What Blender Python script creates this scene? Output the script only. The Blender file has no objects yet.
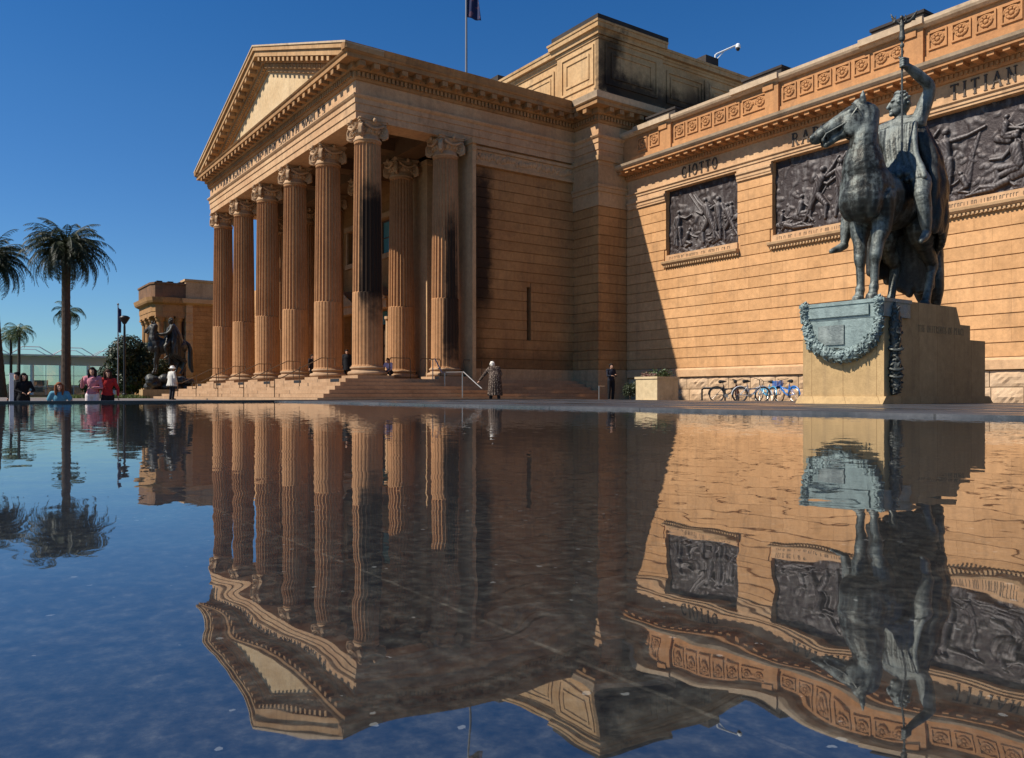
import bpy, bmesh, math, random
import numpy as np
from mathutils import Vector, Matrix

random.seed(7)
R = math.radians
PI = math.pi
scene = bpy.context.scene
COL = scene.collection

# ------------------------------------------------------------------ camera / site constants
F = 810.0
RZ = math.atan2(810.0, 572.0)            # heading of the camera
FW = Vector((-math.sin(RZ), math.cos(RZ)))
RT = Vector((math.cos(RZ), math.sin(RZ)))


def at(px, d, z=0.0):
    """world point seen in column px at depth d"""
    p = FW * d + RT * (d * (px - 512.0) / F)
    return Vector((p.x, p.y, z))


G = -0.30          # forecourt level
PAVE = -0.17       # pool border level
WATER = -0.20

# ------------------------------------------------------------------ object helpers


def tag(o, label=None, cat=None, group=None, kind=None):
    if label:
        o['label'] = label
    if cat:
        o['category'] = cat
    if group:
        o['group'] = group
    if kind:
        o['kind'] = kind
    return o


def empty(name, loc, rz=0.0, label=None, cat=None, group=None):
    o = bpy.data.objects.new(name, None)
    o.location = loc
    o.rotation_euler = (0, 0, rz)
    o.empty_display_size = 0.2
    COL.objects.link(o)
    tag(o, label, cat, group)
    return o


def children(o):
    return [c for c in bpy.data.objects if c.parent == o]


def copy_tree(o, parent=None):
    kids = children(o)
    c = o.copy()
    COL.objects.link(c)
    c.parent = parent
    for ch in kids:
        copy_tree(ch, c)
    return c


def link_mesh(name, me, mat, parent=None, smooth=False):
    if mat is not None:
        me.materials.clear()
        me.materials.append(mat)
    if smooth:
        me.polygons.foreach_set('use_smooth', [True] * len(me.polygons))
    o = bpy.data.objects.new(name, me)
    COL.objects.link(o)
    if parent is not None:
        o.parent = parent
    return o


class MB:
    def __init__(self):
        self.v = []
        self.f = []

    def add(self, vs, fs):
        b = len(self.v)
        self.v.extend([tuple(p) for p in vs])
        self.f.extend([tuple(i + b for i in f) for f in fs])
        return self

    def box(self, x0, x1, y0, y1, z0, z1):
        if x0 > x1: x0, x1 = x1, x0
        if y0 > y1: y0, y1 = y1, y0
        if z0 > z1: z0, z1 = z1, z0
        return self.add([(x0, y0, z0), (x1, y0, z0), (x1, y1, z0), (x0, y1, z0),
                         (x0, y0, z1), (x1, y0, z1), (x1, y1, z1), (x0, y1, z1)],
                        [(0, 3, 2, 1), (4, 5, 6, 7), (0, 1, 5, 4), (1, 2, 6, 5), (2, 3, 7, 6), (3, 0, 4, 7)])

    def obox(self, c, ax, sx, sy, sz):
        """oriented box: ax = 3x3 columns"""
        c = Vector(c)
        X, Y, Z = [Vector(a) for a in ax]
        vs = []
        for k in (-1, 1):
            for (i, j) in ((-1, -1), (1, -1), (1, 1), (-1, 1)):
                vs.append(c + X * (i * sx / 2) + Y * (j * sy / 2) + Z * (k * sz / 2))
        return self.add(vs, [(0, 3, 2, 1), (4, 5, 6, 7), (0, 1, 5, 4), (1, 2, 6, 5), (2, 3, 7, 6), (3, 0, 4, 7)])

    def prism_xz(self, poly, y0, y1):
        n = len(poly)
        vs = [(x, y0, z) for x, z in poly] + [(x, y1, z) for x, z in poly]
        fs = [tuple(range(n))[::-1], tuple(range(n, 2 * n))]
        for i in range(n):
            j = (i + 1) % n
            fs.append((i, j, n + j, n + i))
        return self.add(vs, fs)

    def prism_yz(self, poly, x0, x1):
        n = len(poly)
        vs = [(x0, y, z) for y, z in poly] + [(x1, y, z) for y, z in poly]
        fs = [tuple(range(n)), tuple(range(n, 2 * n))[::-1]]
        for i in range(n):
            j = (i + 1) % n
            fs.append((j, i, n + i, n + j))
        return self.add(vs, fs)

    def prism_xy(self, poly, z0, z1):
        n = len(poly)
        vs = [(x, y, z0) for x, y in poly] + [(x, y, z1) for x, y in poly]
        fs = [tuple(range(n))[::-1], tuple(range(n, 2 * n))]
        for i in range(n):
            j = (i + 1) % n
            fs.append((i, j, n + j, n + i))
        return self.add(vs, fs)

    def lathe(self, prof, c=(0, 0, 0), n=32, cap=True):
        """prof: (r, z) from bottom to top"""
        vs = []
        for r, z in prof:
            for k in range(n):
                a = 2 * PI * k / n
                vs.append((c[0] + r * math.cos(a), c[1] + r * math.sin(a), c[2] + z))
        fs = []
        for i in range(len(prof) - 1):
            for k in range(n):
                l = (k + 1) % n
                fs.append((i * n + k, i * n + l, (i + 1) * n + l, (i + 1) * n + k))
        if cap:
            fs.append(tuple(range(n))[::-1])
            m = (len(prof) - 1) * n
            fs.append(tuple(range(m, m + n)))
        return self.add(vs, fs)

    def tube(self, pts, rads, n=10, flat=None):
        """tube along points; rads number or list"""
        pts = [Vector(p) for p in pts]
        if not isinstance(rads, (list, tuple)):
            rads = [rads] * len(pts)
        vs = []
        up = Vector((0, 0, 1))
        prev = None
        for i, p in enumerate(pts):
            if i == 0:
                t = pts[1] - pts[0]
            elif i == len(pts) - 1:
                t = pts[-1] - pts[-2]
            else:
                t = (pts[i + 1] - pts[i]).normalized() + (pts[i] - pts[i - 1]).normalized()
            if t.length < 1e-9:
                t = up.copy()
            t.normalize()
            if prev is None:
                a = t.cross(up)
                if a.length < 1e-3:
                    a = t.cross(Vector((1, 0, 0)))
            else:
                a = prev - t * prev.dot(t)
                if a.length < 1e-4:
                    a = t.cross(up)
            a.normalize()
            prev = a.copy()
            b = t.cross(a)
            for k in range(n):
                w = 2 * PI * k / n
                vs.append(p + (a * math.cos(w) + b * math.sin(w)) * rads[i])
        fs = []
        for i in range(len(pts) - 1):
            for k in range(n):
                l = (k + 1) % n
                fs.append((i * n + k, i * n + l, (i + 1) * n + l, (i + 1) * n + k))
        fs.append(tuple(range(n))[::-1])
        m = (len(pts) - 1) * n
        fs.append(tuple(range(m, m + n)))
        return self.add(vs, fs)

    def ell(self, c, r, ax=None, nu=14, nv=9):
        """ellipsoid; r = (rx,ry,rz)"""
        c = Vector(c)
        if not isinstance(r, (list, tuple)):
            r = (r, r, r)
        if ax is None:
            ax = (Vector((1, 0, 0)), Vector((0, 1, 0)), Vector((0, 0, 1)))
        X, Y, Z = [Vector(a) for a in ax]
        vs = [c - Z * r[2]]
        for i in range(1, nv):
            t = -PI / 2 + PI * i / nv
            for k in range(nu):
                a = 2 * PI * k / nu
                vs.append(c + X * (r[0] * math.cos(t) * math.cos(a)) + Y * (r[1] * math.cos(t) * math.sin(a)) + Z * (r[2] * math.sin(t)))
        vs.append(c + Z * r[2])
        fs = []
        for k in range(nu):
            l = (k + 1) % nu
            fs.append((0, 1 + l, 1 + k))
        for i in range(nv - 2):
            for k in range(nu):
                l = (k + 1) % nu
                fs.append((1 + i * nu + k, 1 + i * nu + l, 1 + (i + 1) * nu + l, 1 + (i + 1) * nu + k))
        e = len(vs) - 1
        m = 1 + (nv - 2) * nu
        for k in range(nu):
            l = (k + 1) % nu
            fs.append((e, m + k, m + l))
        return self.add(vs, fs)

    def limb(self, pts, rads, nu=12):
        """round ended tapered chain (meant for voxel union)"""
        if not isinstance(rads, (list, tuple)):
            rads = [rads] * len(pts)
        for p, r in zip(pts, rads):
            self.ell(p, r, nu=nu, nv=8)
        for i in range(len(pts) - 1):
            self.tube([pts[i], pts[i + 1]], [rads[i], rads[i + 1]], n=nu)
        return self

    def curve_limb(self, pts, rads, sub=4, nu=12):
        """limb through a Catmull-Rom curve"""
        P = [Vector(p) for p in pts]
        out, rr = [], []
        n = len(P)
        for i in range(n - 1):
            p0 = P[max(i - 1, 0)]; p1 = P[i]; p2 = P[i + 1]; p3 = P[min(i + 2, n - 1)]
            for s in range(sub):
                t = s / sub
                q = 0.5 * ((2 * p1) + (p2 - p0) * t + (2 * p0 - 5 * p1 + 4 * p2 - p3) * t * t + (3 * p1 - p0 - 3 * p2 + p3) * t ** 3)
                out.append(q)
                u = t * t * (3 - 2 * t)
                rr.append(rads[i] * (1 - u) + rads[i + 1] * u)
        out.append(P[-1]); rr.append(rads[-1])
        return self.limb(out, rr, nu)

    def sweep(self, path, prof, cap=True):
        """closed profile (o,z) swept along an open xy path, outward on the right hand"""
        P = [Vector((p[0], p[1])) for p in path]
        n = len(P)
        m = len(prof)
        vs = []
        for i in range(n):
            if i > 0:
                d0 = (P[i] - P[i - 1]).normalized()
            if i < n - 1:
                d1 = (P[i + 1] - P[i]).normalized()
            if i == 0: d0 = d1
            if i == n - 1: d1 = d0
            n0 = Vector((d0.y, -d0.x)); n1 = Vector((d1.y, -d1.x))
            mm = n0 + n1
            mm = mm / max(1e-6, (1 + n0.dot(n1)))
            for o, z in prof:
                q = P[i] + mm * o
                vs.append((q.x, q.y, z))
        fs = []
        for i in range(n - 1):
            for k in range(m):
                l = (k + 1) % m
                fs.append((i * m + k, (i + 1) * m + k, (i + 1) * m + l, i * m + l))
        if cap:
            fs.append(tuple(range(m)))
            fs.append(tuple(range((n - 1) * m, n * m))[::-1])
        return self.add(vs, fs)

    def mesh(self, name='m', fix=True):
        me = bpy.data.meshes.new(name)
        me.from_pydata(self.v, [], self.f)
        me.update()
        if fix:
            bm = bmesh.new()
            bm.from_mesh(me)
            bmesh.ops.recalc_face_normals(bm, faces=bm.faces)
            bm.to_mesh(me)
            bm.free()
        return me

    def build(self, name, mat, parent=None, smooth=False, fix=True, autosmooth=None):
        me = self.mesh(name, fix)
        o = link_mesh(name, me, mat, parent, smooth)
        if autosmooth is not None:
            me.polygons.foreach_set('use_smooth', [True] * len(me.polygons))
            me.set_sharp_from_angle(angle=R(autosmooth))
        return o


def voxel_mesh(mb, vs=0.02, smooth=4, name='m'):
    me = mb.mesh(name, fix=False)
    o = bpy.data.objects.new('temp', me)
    COL.objects.link(o)
    r = o.modifiers.new('r', 'REMESH')
    r.mode = 'VOXEL'
    r.voxel_size = vs
    if smooth:
        s = o.modifiers.new('s', 'SMOOTH')
        s.factor = 0.5
        s.iterations = smooth
    bpy.context.view_layer.update()
    dg = bpy.context.evaluated_depsgraph_get()
    out = bpy.data.meshes.new_from_object(o.evaluated_get(dg))
    out.name = name
    bpy.data.objects.remove(o)
    bpy.data.meshes.remove(me)
    out.polygons.foreach_set('use_smooth', [True] * len(out.polygons))
    return out


def build_voxel(mb, name, mat, parent, vs=0.02, smooth=4):
    return link_mesh(name, voxel_mesh(mb, vs, smooth, name), mat, parent)


# ------------------------------------------------------------------ materials
class NT:
    """tiny node-tree helper"""

    def __init__(self, name):
        self.m = bpy.data.materials.new(name)
        self.m.use_nodes = True
        self.t = self.m.node_tree
        self.t.nodes.clear()
        self.out = self.n('ShaderNodeOutputMaterial')
        self.geo = None

    def n(self, typ, **kw):
        nd = self.t.nodes.new(typ)
        for k, v in kw.items():
            setattr(nd, k, v)
        return nd

    def l(self, a, b):
        self.t.links.new(a, b)

    def pos(self):
        if self.geo is None:
            self.geo = self.n('ShaderNodeNewGeometry')
        return self.geo.outputs['Position']

    def obj(self):
        return self.n('ShaderNodeTexCoord').outputs['Object']

    def math(self, op, a, b=None, clamp=False):
        nd = self.n('ShaderNodeMath', operation=op, use_clamp=clamp)
        for i, x in enumerate((a, b)):
            if x is None: continue
            if isinstance(x, (int, float)):
                nd.inputs[i].default_value = x
            else:
                self.l(x, nd.inputs[i])
        return nd.outputs[0]

    def sep(self, v):
        s = self.n('ShaderNodeSeparateXYZ')
        self.l(v, s.inputs[0])
        return s.outputs

    def comb(self, x, y, z):
        c = self.n('ShaderNodeCombineXYZ')
        for i, q in enumerate((x, y, z)):
            if isinstance(q, (int, float)):
                c.inputs[i].default_value = q
            else:
                self.l(q, c.inputs[i])
        return c.outputs[0]

    def noise(self, v, scale, detail=4, rough=0.55, dist=0.0):
        nd = self.n('ShaderNodeTexNoise')
        nd.inputs['Scale'].default_value = scale
        nd.inputs['Detail'].default_value = detail
        nd.inputs['Roughness'].default_value = rough
        nd.inputs['Distortion'].default_value = dist
        self.l(v, nd.inputs['Vector'])
        return nd

    def scale(self, v, s):
        m = self.n('ShaderNodeMapping')
        m.inputs['Scale'].default_value = s
        self.l(v, m.inputs['Vector'])
        return m.outputs[0]

    def ramp(self, fac, stops, interp='LINEAR'):
        r = self.n('ShaderNodeValToRGB')
        r.color_ramp.interpolation = interp
        el = r.color_ramp.elements
        while len(el) > 1: el.remove(el[-1])
        el[0].position = stops[0][0]
        el[0].color = tuple(stops[0][1]) + (1,) if not isinstance(stops[0][1], (int, float)) else (stops[0][1],) * 3 + (1,)
        for p, c in stops[1:]:
            e = el.new(p)
            e.color = tuple(c) + (1,) if not isinstance(c, (int, float)) else (c,) * 3 + (1,)
        self.l(fac, r.inputs[0])
        return r.outputs[0]

    def mix(self, fac, a, b, blend='MIX'):
        m = self.n('ShaderNodeMix', data_type='RGBA', blend_type=blend)
        m.clamp_factor = True
        for sock, x in ((0, fac), (6, a), (7, b)):
            s = m.inputs[sock]
            if isinstance(x, (int, float)):
                s.default_value = x if sock == 0 else (x, x, x, 1)
            elif isinstance(x, (tuple, list)):
                s.default_value = tuple(x) + (1,)
            else:
                self.l(x, s)
        return m.outputs[2]

    def bump(self, h, strength=0.3, dist=0.02, normal=None):
        b = self.n('ShaderNodeBump')
        b.inputs['Strength'].default_value = strength
        b.inputs['Distance'].default_value = dist
        self.l(h, b.inputs['Height'])
        if normal is not None: self.l(normal, b.inputs['Normal'])
        return b.outputs[0]

    def principled(self, col, rough=0.8, metal=0.0, normal=None, spec=0.3):
        p = self.n('ShaderNodeBsdfPrincipled')
        if isinstance(col, (tuple, list)):
            p.inputs['Base Color'].default_value = tuple(col) + (1,)
        else:
            self.l(col, p.inputs['Base Color'])
        if isinstance(rough, (int, float)):
            p.inputs['Roughness'].default_value = rough
        else:
            self.l(rough, p.inputs['Roughness'])
        if isinstance(metal, (int, float)):
            p.inputs['Metallic'].default_value = metal
        else:
            self.l(metal, p.inputs['Metallic'])
        p.inputs['Specular IOR Level'].default_value = spec
        if normal is not None: self.l(normal, p.inputs['Normal'])
        self.l(p.outputs[0], self.out.inputs['Surface'])
        return p


def smoothstep(nt, x, a, b):
    m = nt.n('ShaderNodeMapRange', interpolation_type='SMOOTHSTEP')
    m.inputs[1].default_value = a
    m.inputs[2].default_value = b
    nt.l(x, m.inputs[0])
    return m.outputs[0]


def stone(name, ca, cb, ashlar=False, row=0.47, z0=1.2, bw=1.15, stain=0.25, soot=None, streak=0.25, rough=0.85):
    """weathered sandstone. soot: list of (axis boxes) (x0,x1,y0,y1,z0,z1,strength)"""
    nt = NT(name)
    p = nt.pos()
    x, y, z = nt.sep(p)
    n1 = nt.noise(p, 0.55, 5, 0.6)
    n2 = nt.noise(p, 6.0, 6, 0.65)
    n3 = nt.noise(p, 42.0, 3, 0.6)
    base = nt.mix(nt.ramp(n1.outputs['Fac'], [(0.3, 0.0), (0.7, 1.0)]), ca, cb)
    if ashlar:
        h = nt.math('ADD', x, y)
        v = nt.comb(h, nt.math('SUBTRACT', z, z0), 0.0)
        b = nt.n('ShaderNodeTexBrick', offset=0.5, squash=1.0)
        b.inputs['Scale'].default_value = 1.0
        b.inputs['Mortar Size'].default_value = 0.007
        b.inputs['Mortar Smooth'].default_value = 0.3
        b.inputs['Bias'].default_value = 0.0
        b.inputs['Brick Width'].default_value = bw
        b.inputs['Row Height'].default_value = row
        b.inputs['Color1'].default_value = (0.90, 0.885, 0.865, 1)
        b.inputs['Color2'].default_value = (1.07, 1.065, 1.06, 1)
        b.inputs['Mortar'].default_value = (0.64, 0.60, 0.56, 1)
        nt.l(v, b.inputs['Vector'])
        base = nt.mix(1.0, base, b.outputs['Color'], 'MULTIPLY')
        # odd blocks of a different bed
        b2 = nt.n('ShaderNodeTexBrick', offset=0.5)
        b2.inputs['Scale'].default_value = 1.0
        b2.inputs['Mortar Size'].default_value = 0.0
        b2.inputs['Bias'].default_value = -0.55
        b2.inputs['Brick Width'].default_value = bw * 1.0
        b2.inputs['Row Height'].default_value = row
        b2.inputs['Color1'].default_value = (0, 0, 0, 1)
        b2.inputs['Color2'].default_value = (1, 1, 1, 1)
        nt.l(nt.comb(nt.math('ADD', h, 37.0 * bw), nt.math('ADD', nt.math('SUBTRACT', z, z0), row * 14), 0.0), b2.inputs['Vector'])
        base = nt.mix(nt.math('MULTIPLY', nt.ramp(b2.outputs['Color'], [(0.5, 0.0), (0.9, 1.0)]), 0.38), base, (ca[0] * 1.12, ca[1] * 0.92, ca[2] * 0.78))
    # fine grain
    base = nt.mix(0.55, base, nt.ramp(n2.outputs['Fac'], [(0.25, 0.62), (0.75, 1.25)]), 'MULTIPLY')
    base = nt.mix(0.35, base, nt.ramp(n3.outputs['Fac'], [(0.3, 0.7), (0.7, 1.2)]), 'MULTIPLY')
    # rain streaks: stretched vertically
    sv = nt.scale(p, (2.6, 2.6, 0.22))
    ns = nt.noise(sv, 1.0, 5, 0.65)
    fs = nt.math('MULTIPLY', nt.ramp(ns.outputs['Fac'], [(0.52, 0.0), (0.74, 1.0)]), streak)
    base = nt.mix(fs, base, (0.085, 0.06, 0.045))
    # blotchy stains
    nb = nt.noise(p, 1.3, 6, 0.7)
    fb = nt.math('MULTIPLY', nt.ramp(nb.outputs['Fac'], [(0.55, 0.0), (0.72, 1.0)]), stain)
    base = nt.mix(fb, base, (0.10, 0.065, 0.04))
    if soot:
        ne = nt.noise(p, 1.7, 6, 0.7)
        e = nt.math('SUBTRACT', ne.outputs['Fac'], 0.5)
        for (x0, x1, y0, y1, zz0, zz1, st, soft) in soot:
            f = None
            for c, a, b_ in ((x, x0, x1), (y, y0, y1), (z, zz0, zz1)):
                if a is None: continue
                sf = soft[('x', 'y', 'z').index({id(x): 'x', id(y): 'y', id(z): 'z'}[id(c)])] if isinstance(soft, tuple) else soft
                cc = nt.math('ADD', c, nt.math('MULTIPLY', e, sf * 3.0))
                k = nt.math('MULTIPLY', smoothstep(nt, cc, a - sf, a + sf), smoothstep(nt, nt.math('MULTIPLY', cc, -1.0), -b_ - sf, -b_ + sf))
                f = k if f is None else nt.math('MULTIPLY', f, k)
            base = nt.mix(nt.math('MULTIPLY', f, st, True), base, (0.018, 0.013, 0.011))
    hgt = nt.math('ADD', nt.math('MULTIPLY', n2.outputs['Fac'], 0.6), nt.math('MULTIPLY', n3.outputs['Fac'], 0.4))
    nrm = nt.bump(hgt, 0.35, 0.02)
    nt.principled(base, rough, 0.0, nrm, 0.15)
    return nt.m


def plain(name, col, rough=0.6, metal=0.0, var=0.25, scale=8.0, bump=0.1, spec=0.3, dist=0.01, obj=False):
    nt = NT(name)
    p = nt.obj() if obj else nt.pos()
    n = nt.noise(p, scale, 5, 0.6)
    c = nt.mix(var, col, nt.ramp(n.outputs['Fac'], [(0.25, tuple(q * 0.45 for q in col)), (0.75, tuple(min(1, q * 1.5) for q in col))]))
    nt.principled(c, rough, metal, nt.bump(n.outputs['Fac'], bump, dist) if bump else None, spec)
    return nt.m


def bronze(name, dark, pale, lo=0.42, hi=0.66, metal=0.55, rough=0.45, scale=1.6, updir=0.25, wear=0.45):
    nt = NT(name)
    p = nt.pos()
    n1 = nt.noise(p, scale, 7, 0.68, 0.4)
    n2 = nt.noise(p, 22.0, 5, 0.65)
    sv = nt.scale(p, (7.0, 7.0, 1.1))
    n3 = nt.noise(sv, 1.0, 5, 0.6)
    g = nt.geo
    nz = nt.sep(g.outputs['Normal'])[2]
    f = nt.math('ADD', nt.math('MULTIPLY', n1.outputs['Fac'], 0.6), nt.math('MULTIPLY', n3.outputs['Fac'], 0.4))
    f = nt.math('ADD', f, nt.math('MULTIPLY', nz, updir * 0.3))
    f = nt.math('ADD', f, nt.math('MULTIPLY', nt.math('SUBTRACT', n2.outputs['Fac'], 0.5), 0.22))
    k = nt.ramp(f, [(lo, 0.0), (hi, 1.0)])
    c = nt.mix(k, dark, pale)
    pt = nt.ramp(nt.geo.outputs['Pointiness'], [(0.50, 0.0), (0.58, 1.0)])
    c = nt.mix(nt.math('MULTIPLY', pt, wear), c, tuple(min(1, q * 1.35) for q in pale))
    m = nt.math('MULTIPLY', nt.math('SUBTRACT', 1.0, k), metal)
    r = nt.math('ADD', nt.math('MULTIPLY', k, 0.3), rough)
    h = nt.math('ADD', nt.math('MULTIPLY', n2.outputs['Fac'], 0.5), n1.outputs['Fac'])
    n4 = nt.noise(p, 9.0, 4, 0.6)
    h = nt.math('ADD', h, nt.math('MULTIPLY', n4.outputs['Fac'], 0.8))
    nt.principled(c, r, m, nt.bump(h, 0.5, 0.035), 0.4)
    return nt.m


SAND_A = (0.60, 0.338, 0.158)
SAND_B = (0.525, 0.282, 0.124)
M = {}
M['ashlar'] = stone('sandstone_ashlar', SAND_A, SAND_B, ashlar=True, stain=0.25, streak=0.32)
M['ashlar_shade'] = stone('sandstone_ashlar_shaded', (0.47, 0.25, 0.10), (0.36, 0.18, 0.07), ashlar=True, stain=0.35, streak=0.4)  # darker copy of the ashlar: shade painted into the stone colour
M['ashlar_side'] = stone('sandstone_ashlar_shaded_sooted', (0.45, 0.24, 0.095), (0.35, 0.175, 0.07), ashlar=True, stain=0.35, streak=0.35,
                         soot=[(None, None, 19.0, 21.2, 4.0, 10.5, 0.92, (.3, .30, .9)), (None, None, 19.0, 20.8, 1.0, 5.2, 0.55, (.3, .4, 1.0)), (None, None, 19.0, 27.0, 1.0, 2.0, 0.4, (.3, .4, .5))])  # base colours darkened as painted shade; soot boxes are stains
M['trim'] = stone('sandstone_trim', (0.54, 0.35, 0.19), (0.43, 0.26, 0.13), stain=0.3, streak=0.25)
M['entab'] = stone('sandstone_entablature', (0.58, 0.37, 0.205), (0.46, 0.262, 0.135), stain=0.3, streak=0.3)
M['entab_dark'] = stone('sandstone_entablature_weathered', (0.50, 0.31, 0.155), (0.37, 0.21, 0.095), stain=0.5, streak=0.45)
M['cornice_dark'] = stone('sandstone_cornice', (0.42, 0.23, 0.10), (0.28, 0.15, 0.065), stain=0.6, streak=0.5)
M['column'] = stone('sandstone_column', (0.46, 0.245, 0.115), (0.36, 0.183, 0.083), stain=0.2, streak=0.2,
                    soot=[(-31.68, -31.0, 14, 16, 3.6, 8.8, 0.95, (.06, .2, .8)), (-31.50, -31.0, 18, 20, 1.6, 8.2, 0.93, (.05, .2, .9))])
M['capital'] = stone('sandstone_capital', (0.52, 0.34, 0.20), (0.40, 0.25, 0.14), stain=0.45, streak=0.2)
M['parapet'] = stone('sandstone_parapet', (0.50, 0.25, 0.105), (0.40, 0.195, 0.085), stain=0.35, streak=0.3)
M['parapet_dark'] = stone('sandstone_parapet_blackened', (0.22, 0.12, 0.065), (0.12, 0.07, 0.045), stain=0.8, streak=0.6)
M['coping'] = stone('sandstone_coping', (0.54, 0.41, 0.28), (0.43, 0.31, 0.20), stain=0.4, streak=0.2)
M['attic'] = stone('sandstone_attic', (0.58, 0.39, 0.205), (0.48, 0.28, 0.125), stain=0.3, streak=0.45,
                   soot=[(-30.0, -29.0, 26.2, 27.6, 14.2, 17.8, 0.88, (.06, .5, .7)), (-30.0, -29.0, 26.2, 40.0, 14.2, 15.9, 0.9, (.06, .5, .6)),
                         (-30.0, -29.0, 32.6, 34.6, 14.2, 16.6, 0.75, (.1, .6, .8))])
M['planter'] = stone('planter_stone', (0.58, 0.46, 0.28), (0.5, 0.38, 0.22), stain=0.2, streak=0.2)
M['tympanum'] = stone('tympanum_stone', (0.60, 0.45, 0.27), (0.5, 0.34, 0.18), stain=0.2, streak=0.2)
M['ceiling'] = stone('shade_darkened_ceiling', (0.17, 0.10, 0.05), (0.11, 0.06, 0.03), stain=0.4, streak=0.2)  # portico shade painted into the ceiling colour
M['rock'] = stone('rockfaced_sandstone', (0.55, 0.39, 0.25), (0.42, 0.27, 0.15), stain=0.3, streak=0.1)
M['steps'] = stone('sandstone_steps', (0.43, 0.28, 0.165), (0.33, 0.20, 0.11), stain=0.25, streak=0.1)
M['plinth'] = stone('plinth_stone', (0.455, 0.31, 0.15), (0.36, 0.235, 0.11), ashlar=True, row=3.0, z0=-1.0, bw=0.62, stain=0.25, streak=0.45)
M['dark_stone'] = stone('blackened_stone', (0.06, 0.05, 0.045), (0.035, 0.03, 0.028), stain=0.2, streak=0.1)
M['bronze'] = bronze('weathered_bronze', (0.022, 0.021, 0.017), (0.25, 0.285, 0.265), 0.475, 0.735)
M['bronze_green'] = bronze('verdigris_bronze', (0.045, 0.048, 0.042), (0.19, 0.245, 0.235), 0.38, 0.64)
M['bronze_pale'] = bronze('pale_bronze', (0.035, 0.035, 0.03), (0.25, 0.28, 0.26), 0.42, 0.70)
M['bronze_dark'] = bronze('dark_bronze', (0.030, 0.026, 0.022), (0.10, 0.11, 0.10), 0.5, 0.75)
M['relief'] = bronze('relief_bronze', (0.038, 0.027, 0.025), (0.19, 0.175, 0.17), 0.50, 0.80, metal=0.35, rough=0.5, scale=0.9, updir=0.5, wear=0.8)
M['letter'] = plain('bronze_lettering', (0.075, 0.055, 0.04), 0.55, 0.3)
M['steel'] = plain('brushed_steel', (0.42, 0.40, 0.37), 0.35, 0.9, 0.1)
M['rail'] = plain('aged_brass_rail', (0.14, 0.09, 0.05), 0.45, 0.6, 0.2)
M['black_metal'] = plain('black_painted_metal', (0.018, 0.018, 0.02), 0.45, 0.2, 0.2)
M['white_metal'] = plain('white_painted_metal', (0.72, 0.73, 0.72), 0.45, 0.0, 0.1)
M['door'] = plain('dark_timber_door', (0.05, 0.028, 0.016), 0.5)
M['frame'] = plain('window_frame_paint', (0.10, 0.07, 0.05), 0.5)
M['roof'] = plain('lead_roof', (0.16, 0.15, 0.15), 0.7, 0.0, 0.4, 2.0)
M['rubber'] = plain('tyre_rubber', (0.015, 0.015, 0.016), 0.75)


def glass(name, tint, fac=0.5, rough=0.02):
    nt = NT(name)
    fr = nt.n('ShaderNodeFresnel'); fr.inputs[0].default_value = 1.5
    tr = nt.n('ShaderNodeBsdfTransparent'); tr.inputs[0].default_value = tuple(tint) + (1,)
    gl = nt.n('ShaderNodeBsdfGlossy'); gl.inputs['Roughness'].default_value = rough
    mx = nt.n('ShaderNodeMixShader')
    nt.l(nt.math('ADD', fr.outputs[0], fac * 0.2, True), mx.inputs[0])
    nt.l(tr.outputs[0], mx.inputs[1]); nt.l(gl.outputs[0], mx.inputs[2])
    nt.l(mx.outputs[0], nt.out.inputs['Surface'])
    return nt.m


M['glass'] = glass('clear_glass', (0.90, 0.935, 0.925), 0.5)


def teal_pane():
    nt = NT('teal_window_glass')
    n = nt.noise(nt.pos(), 1.5, 2)
    nt.principled(nt.mix(n.outputs['Fac'], (0.07, 0.22, 0.24), (0.12, 0.34, 0.36)), 0.12, 0.0, None, 0.6)  # teal raised to stand in for sky reflected in the pane
    return nt.m


M['teal'] = teal_pane()


def leafmat(name, a, b, trans=0.25, scale=3.0):
    nt = NT(name)
    n = nt.noise(nt.pos(), scale, 4, 0.6)
    oi = nt.n('ShaderNodeNewGeometry')
    k = nt.math('ADD', nt.math('MULTIPLY', n.outputs['Fac'], 0.6), nt.math('MULTIPLY', oi.outputs['Random Per Island'], 0.4))
    c = nt.mix(nt.ramp(k, [(0.3, 0.0), (0.75, 1.0)]), a, b)
    d = nt.n('ShaderNodeBsdfPrincipled')
    nt.l(c, d.inputs['Base Color']); d.inputs['Roughness'].default_value = 0.5
    d.inputs['Specular IOR Level'].default_value = 0.3
    t = nt.n('ShaderNodeBsdfTranslucent'); nt.l(c, t.inputs[0])
    m = nt.n('ShaderNodeMixShader'); m.inputs[0].default_value = trans
    nt.l(d.outputs[0], m.inputs[1]); nt.l(t.outputs[0], m.inputs[2])
    nt.l(m.outputs[0], nt.out.inputs['Surface'])
    return nt.m


M['palm'] = leafmat('palm_frond', (0.014, 0.022, 0.009), (0.045, 0.058, 0.022), 0.2, 1.0)
M['palm_young'] = leafmat('young_palm_frond', (0.05, 0.08, 0.02), (0.13, 0.16, 0.05), 0.25, 1.0)
M['fig'] = leafmat('fig_leaf', (0.014, 0.022, 0.010), (0.06, 0.075, 0.035), 0.15, 0.9)
M['shrub'] = leafmat('shrub_leaf', (0.02, 0.035, 0.012), (0.08, 0.11, 0.04), 0.2, 3.0)
M['flower'] = leafmat('dry_flower', (0.16, 0.09, 0.07), (0.30, 0.17, 0.14), 0.2, 5.0)
M['bark'] = plain('palm_bark', (0.075, 0.055, 0.042), 0.9, 0, 0.6, 5.0, 0.6, 0.1, 0.05)


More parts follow.
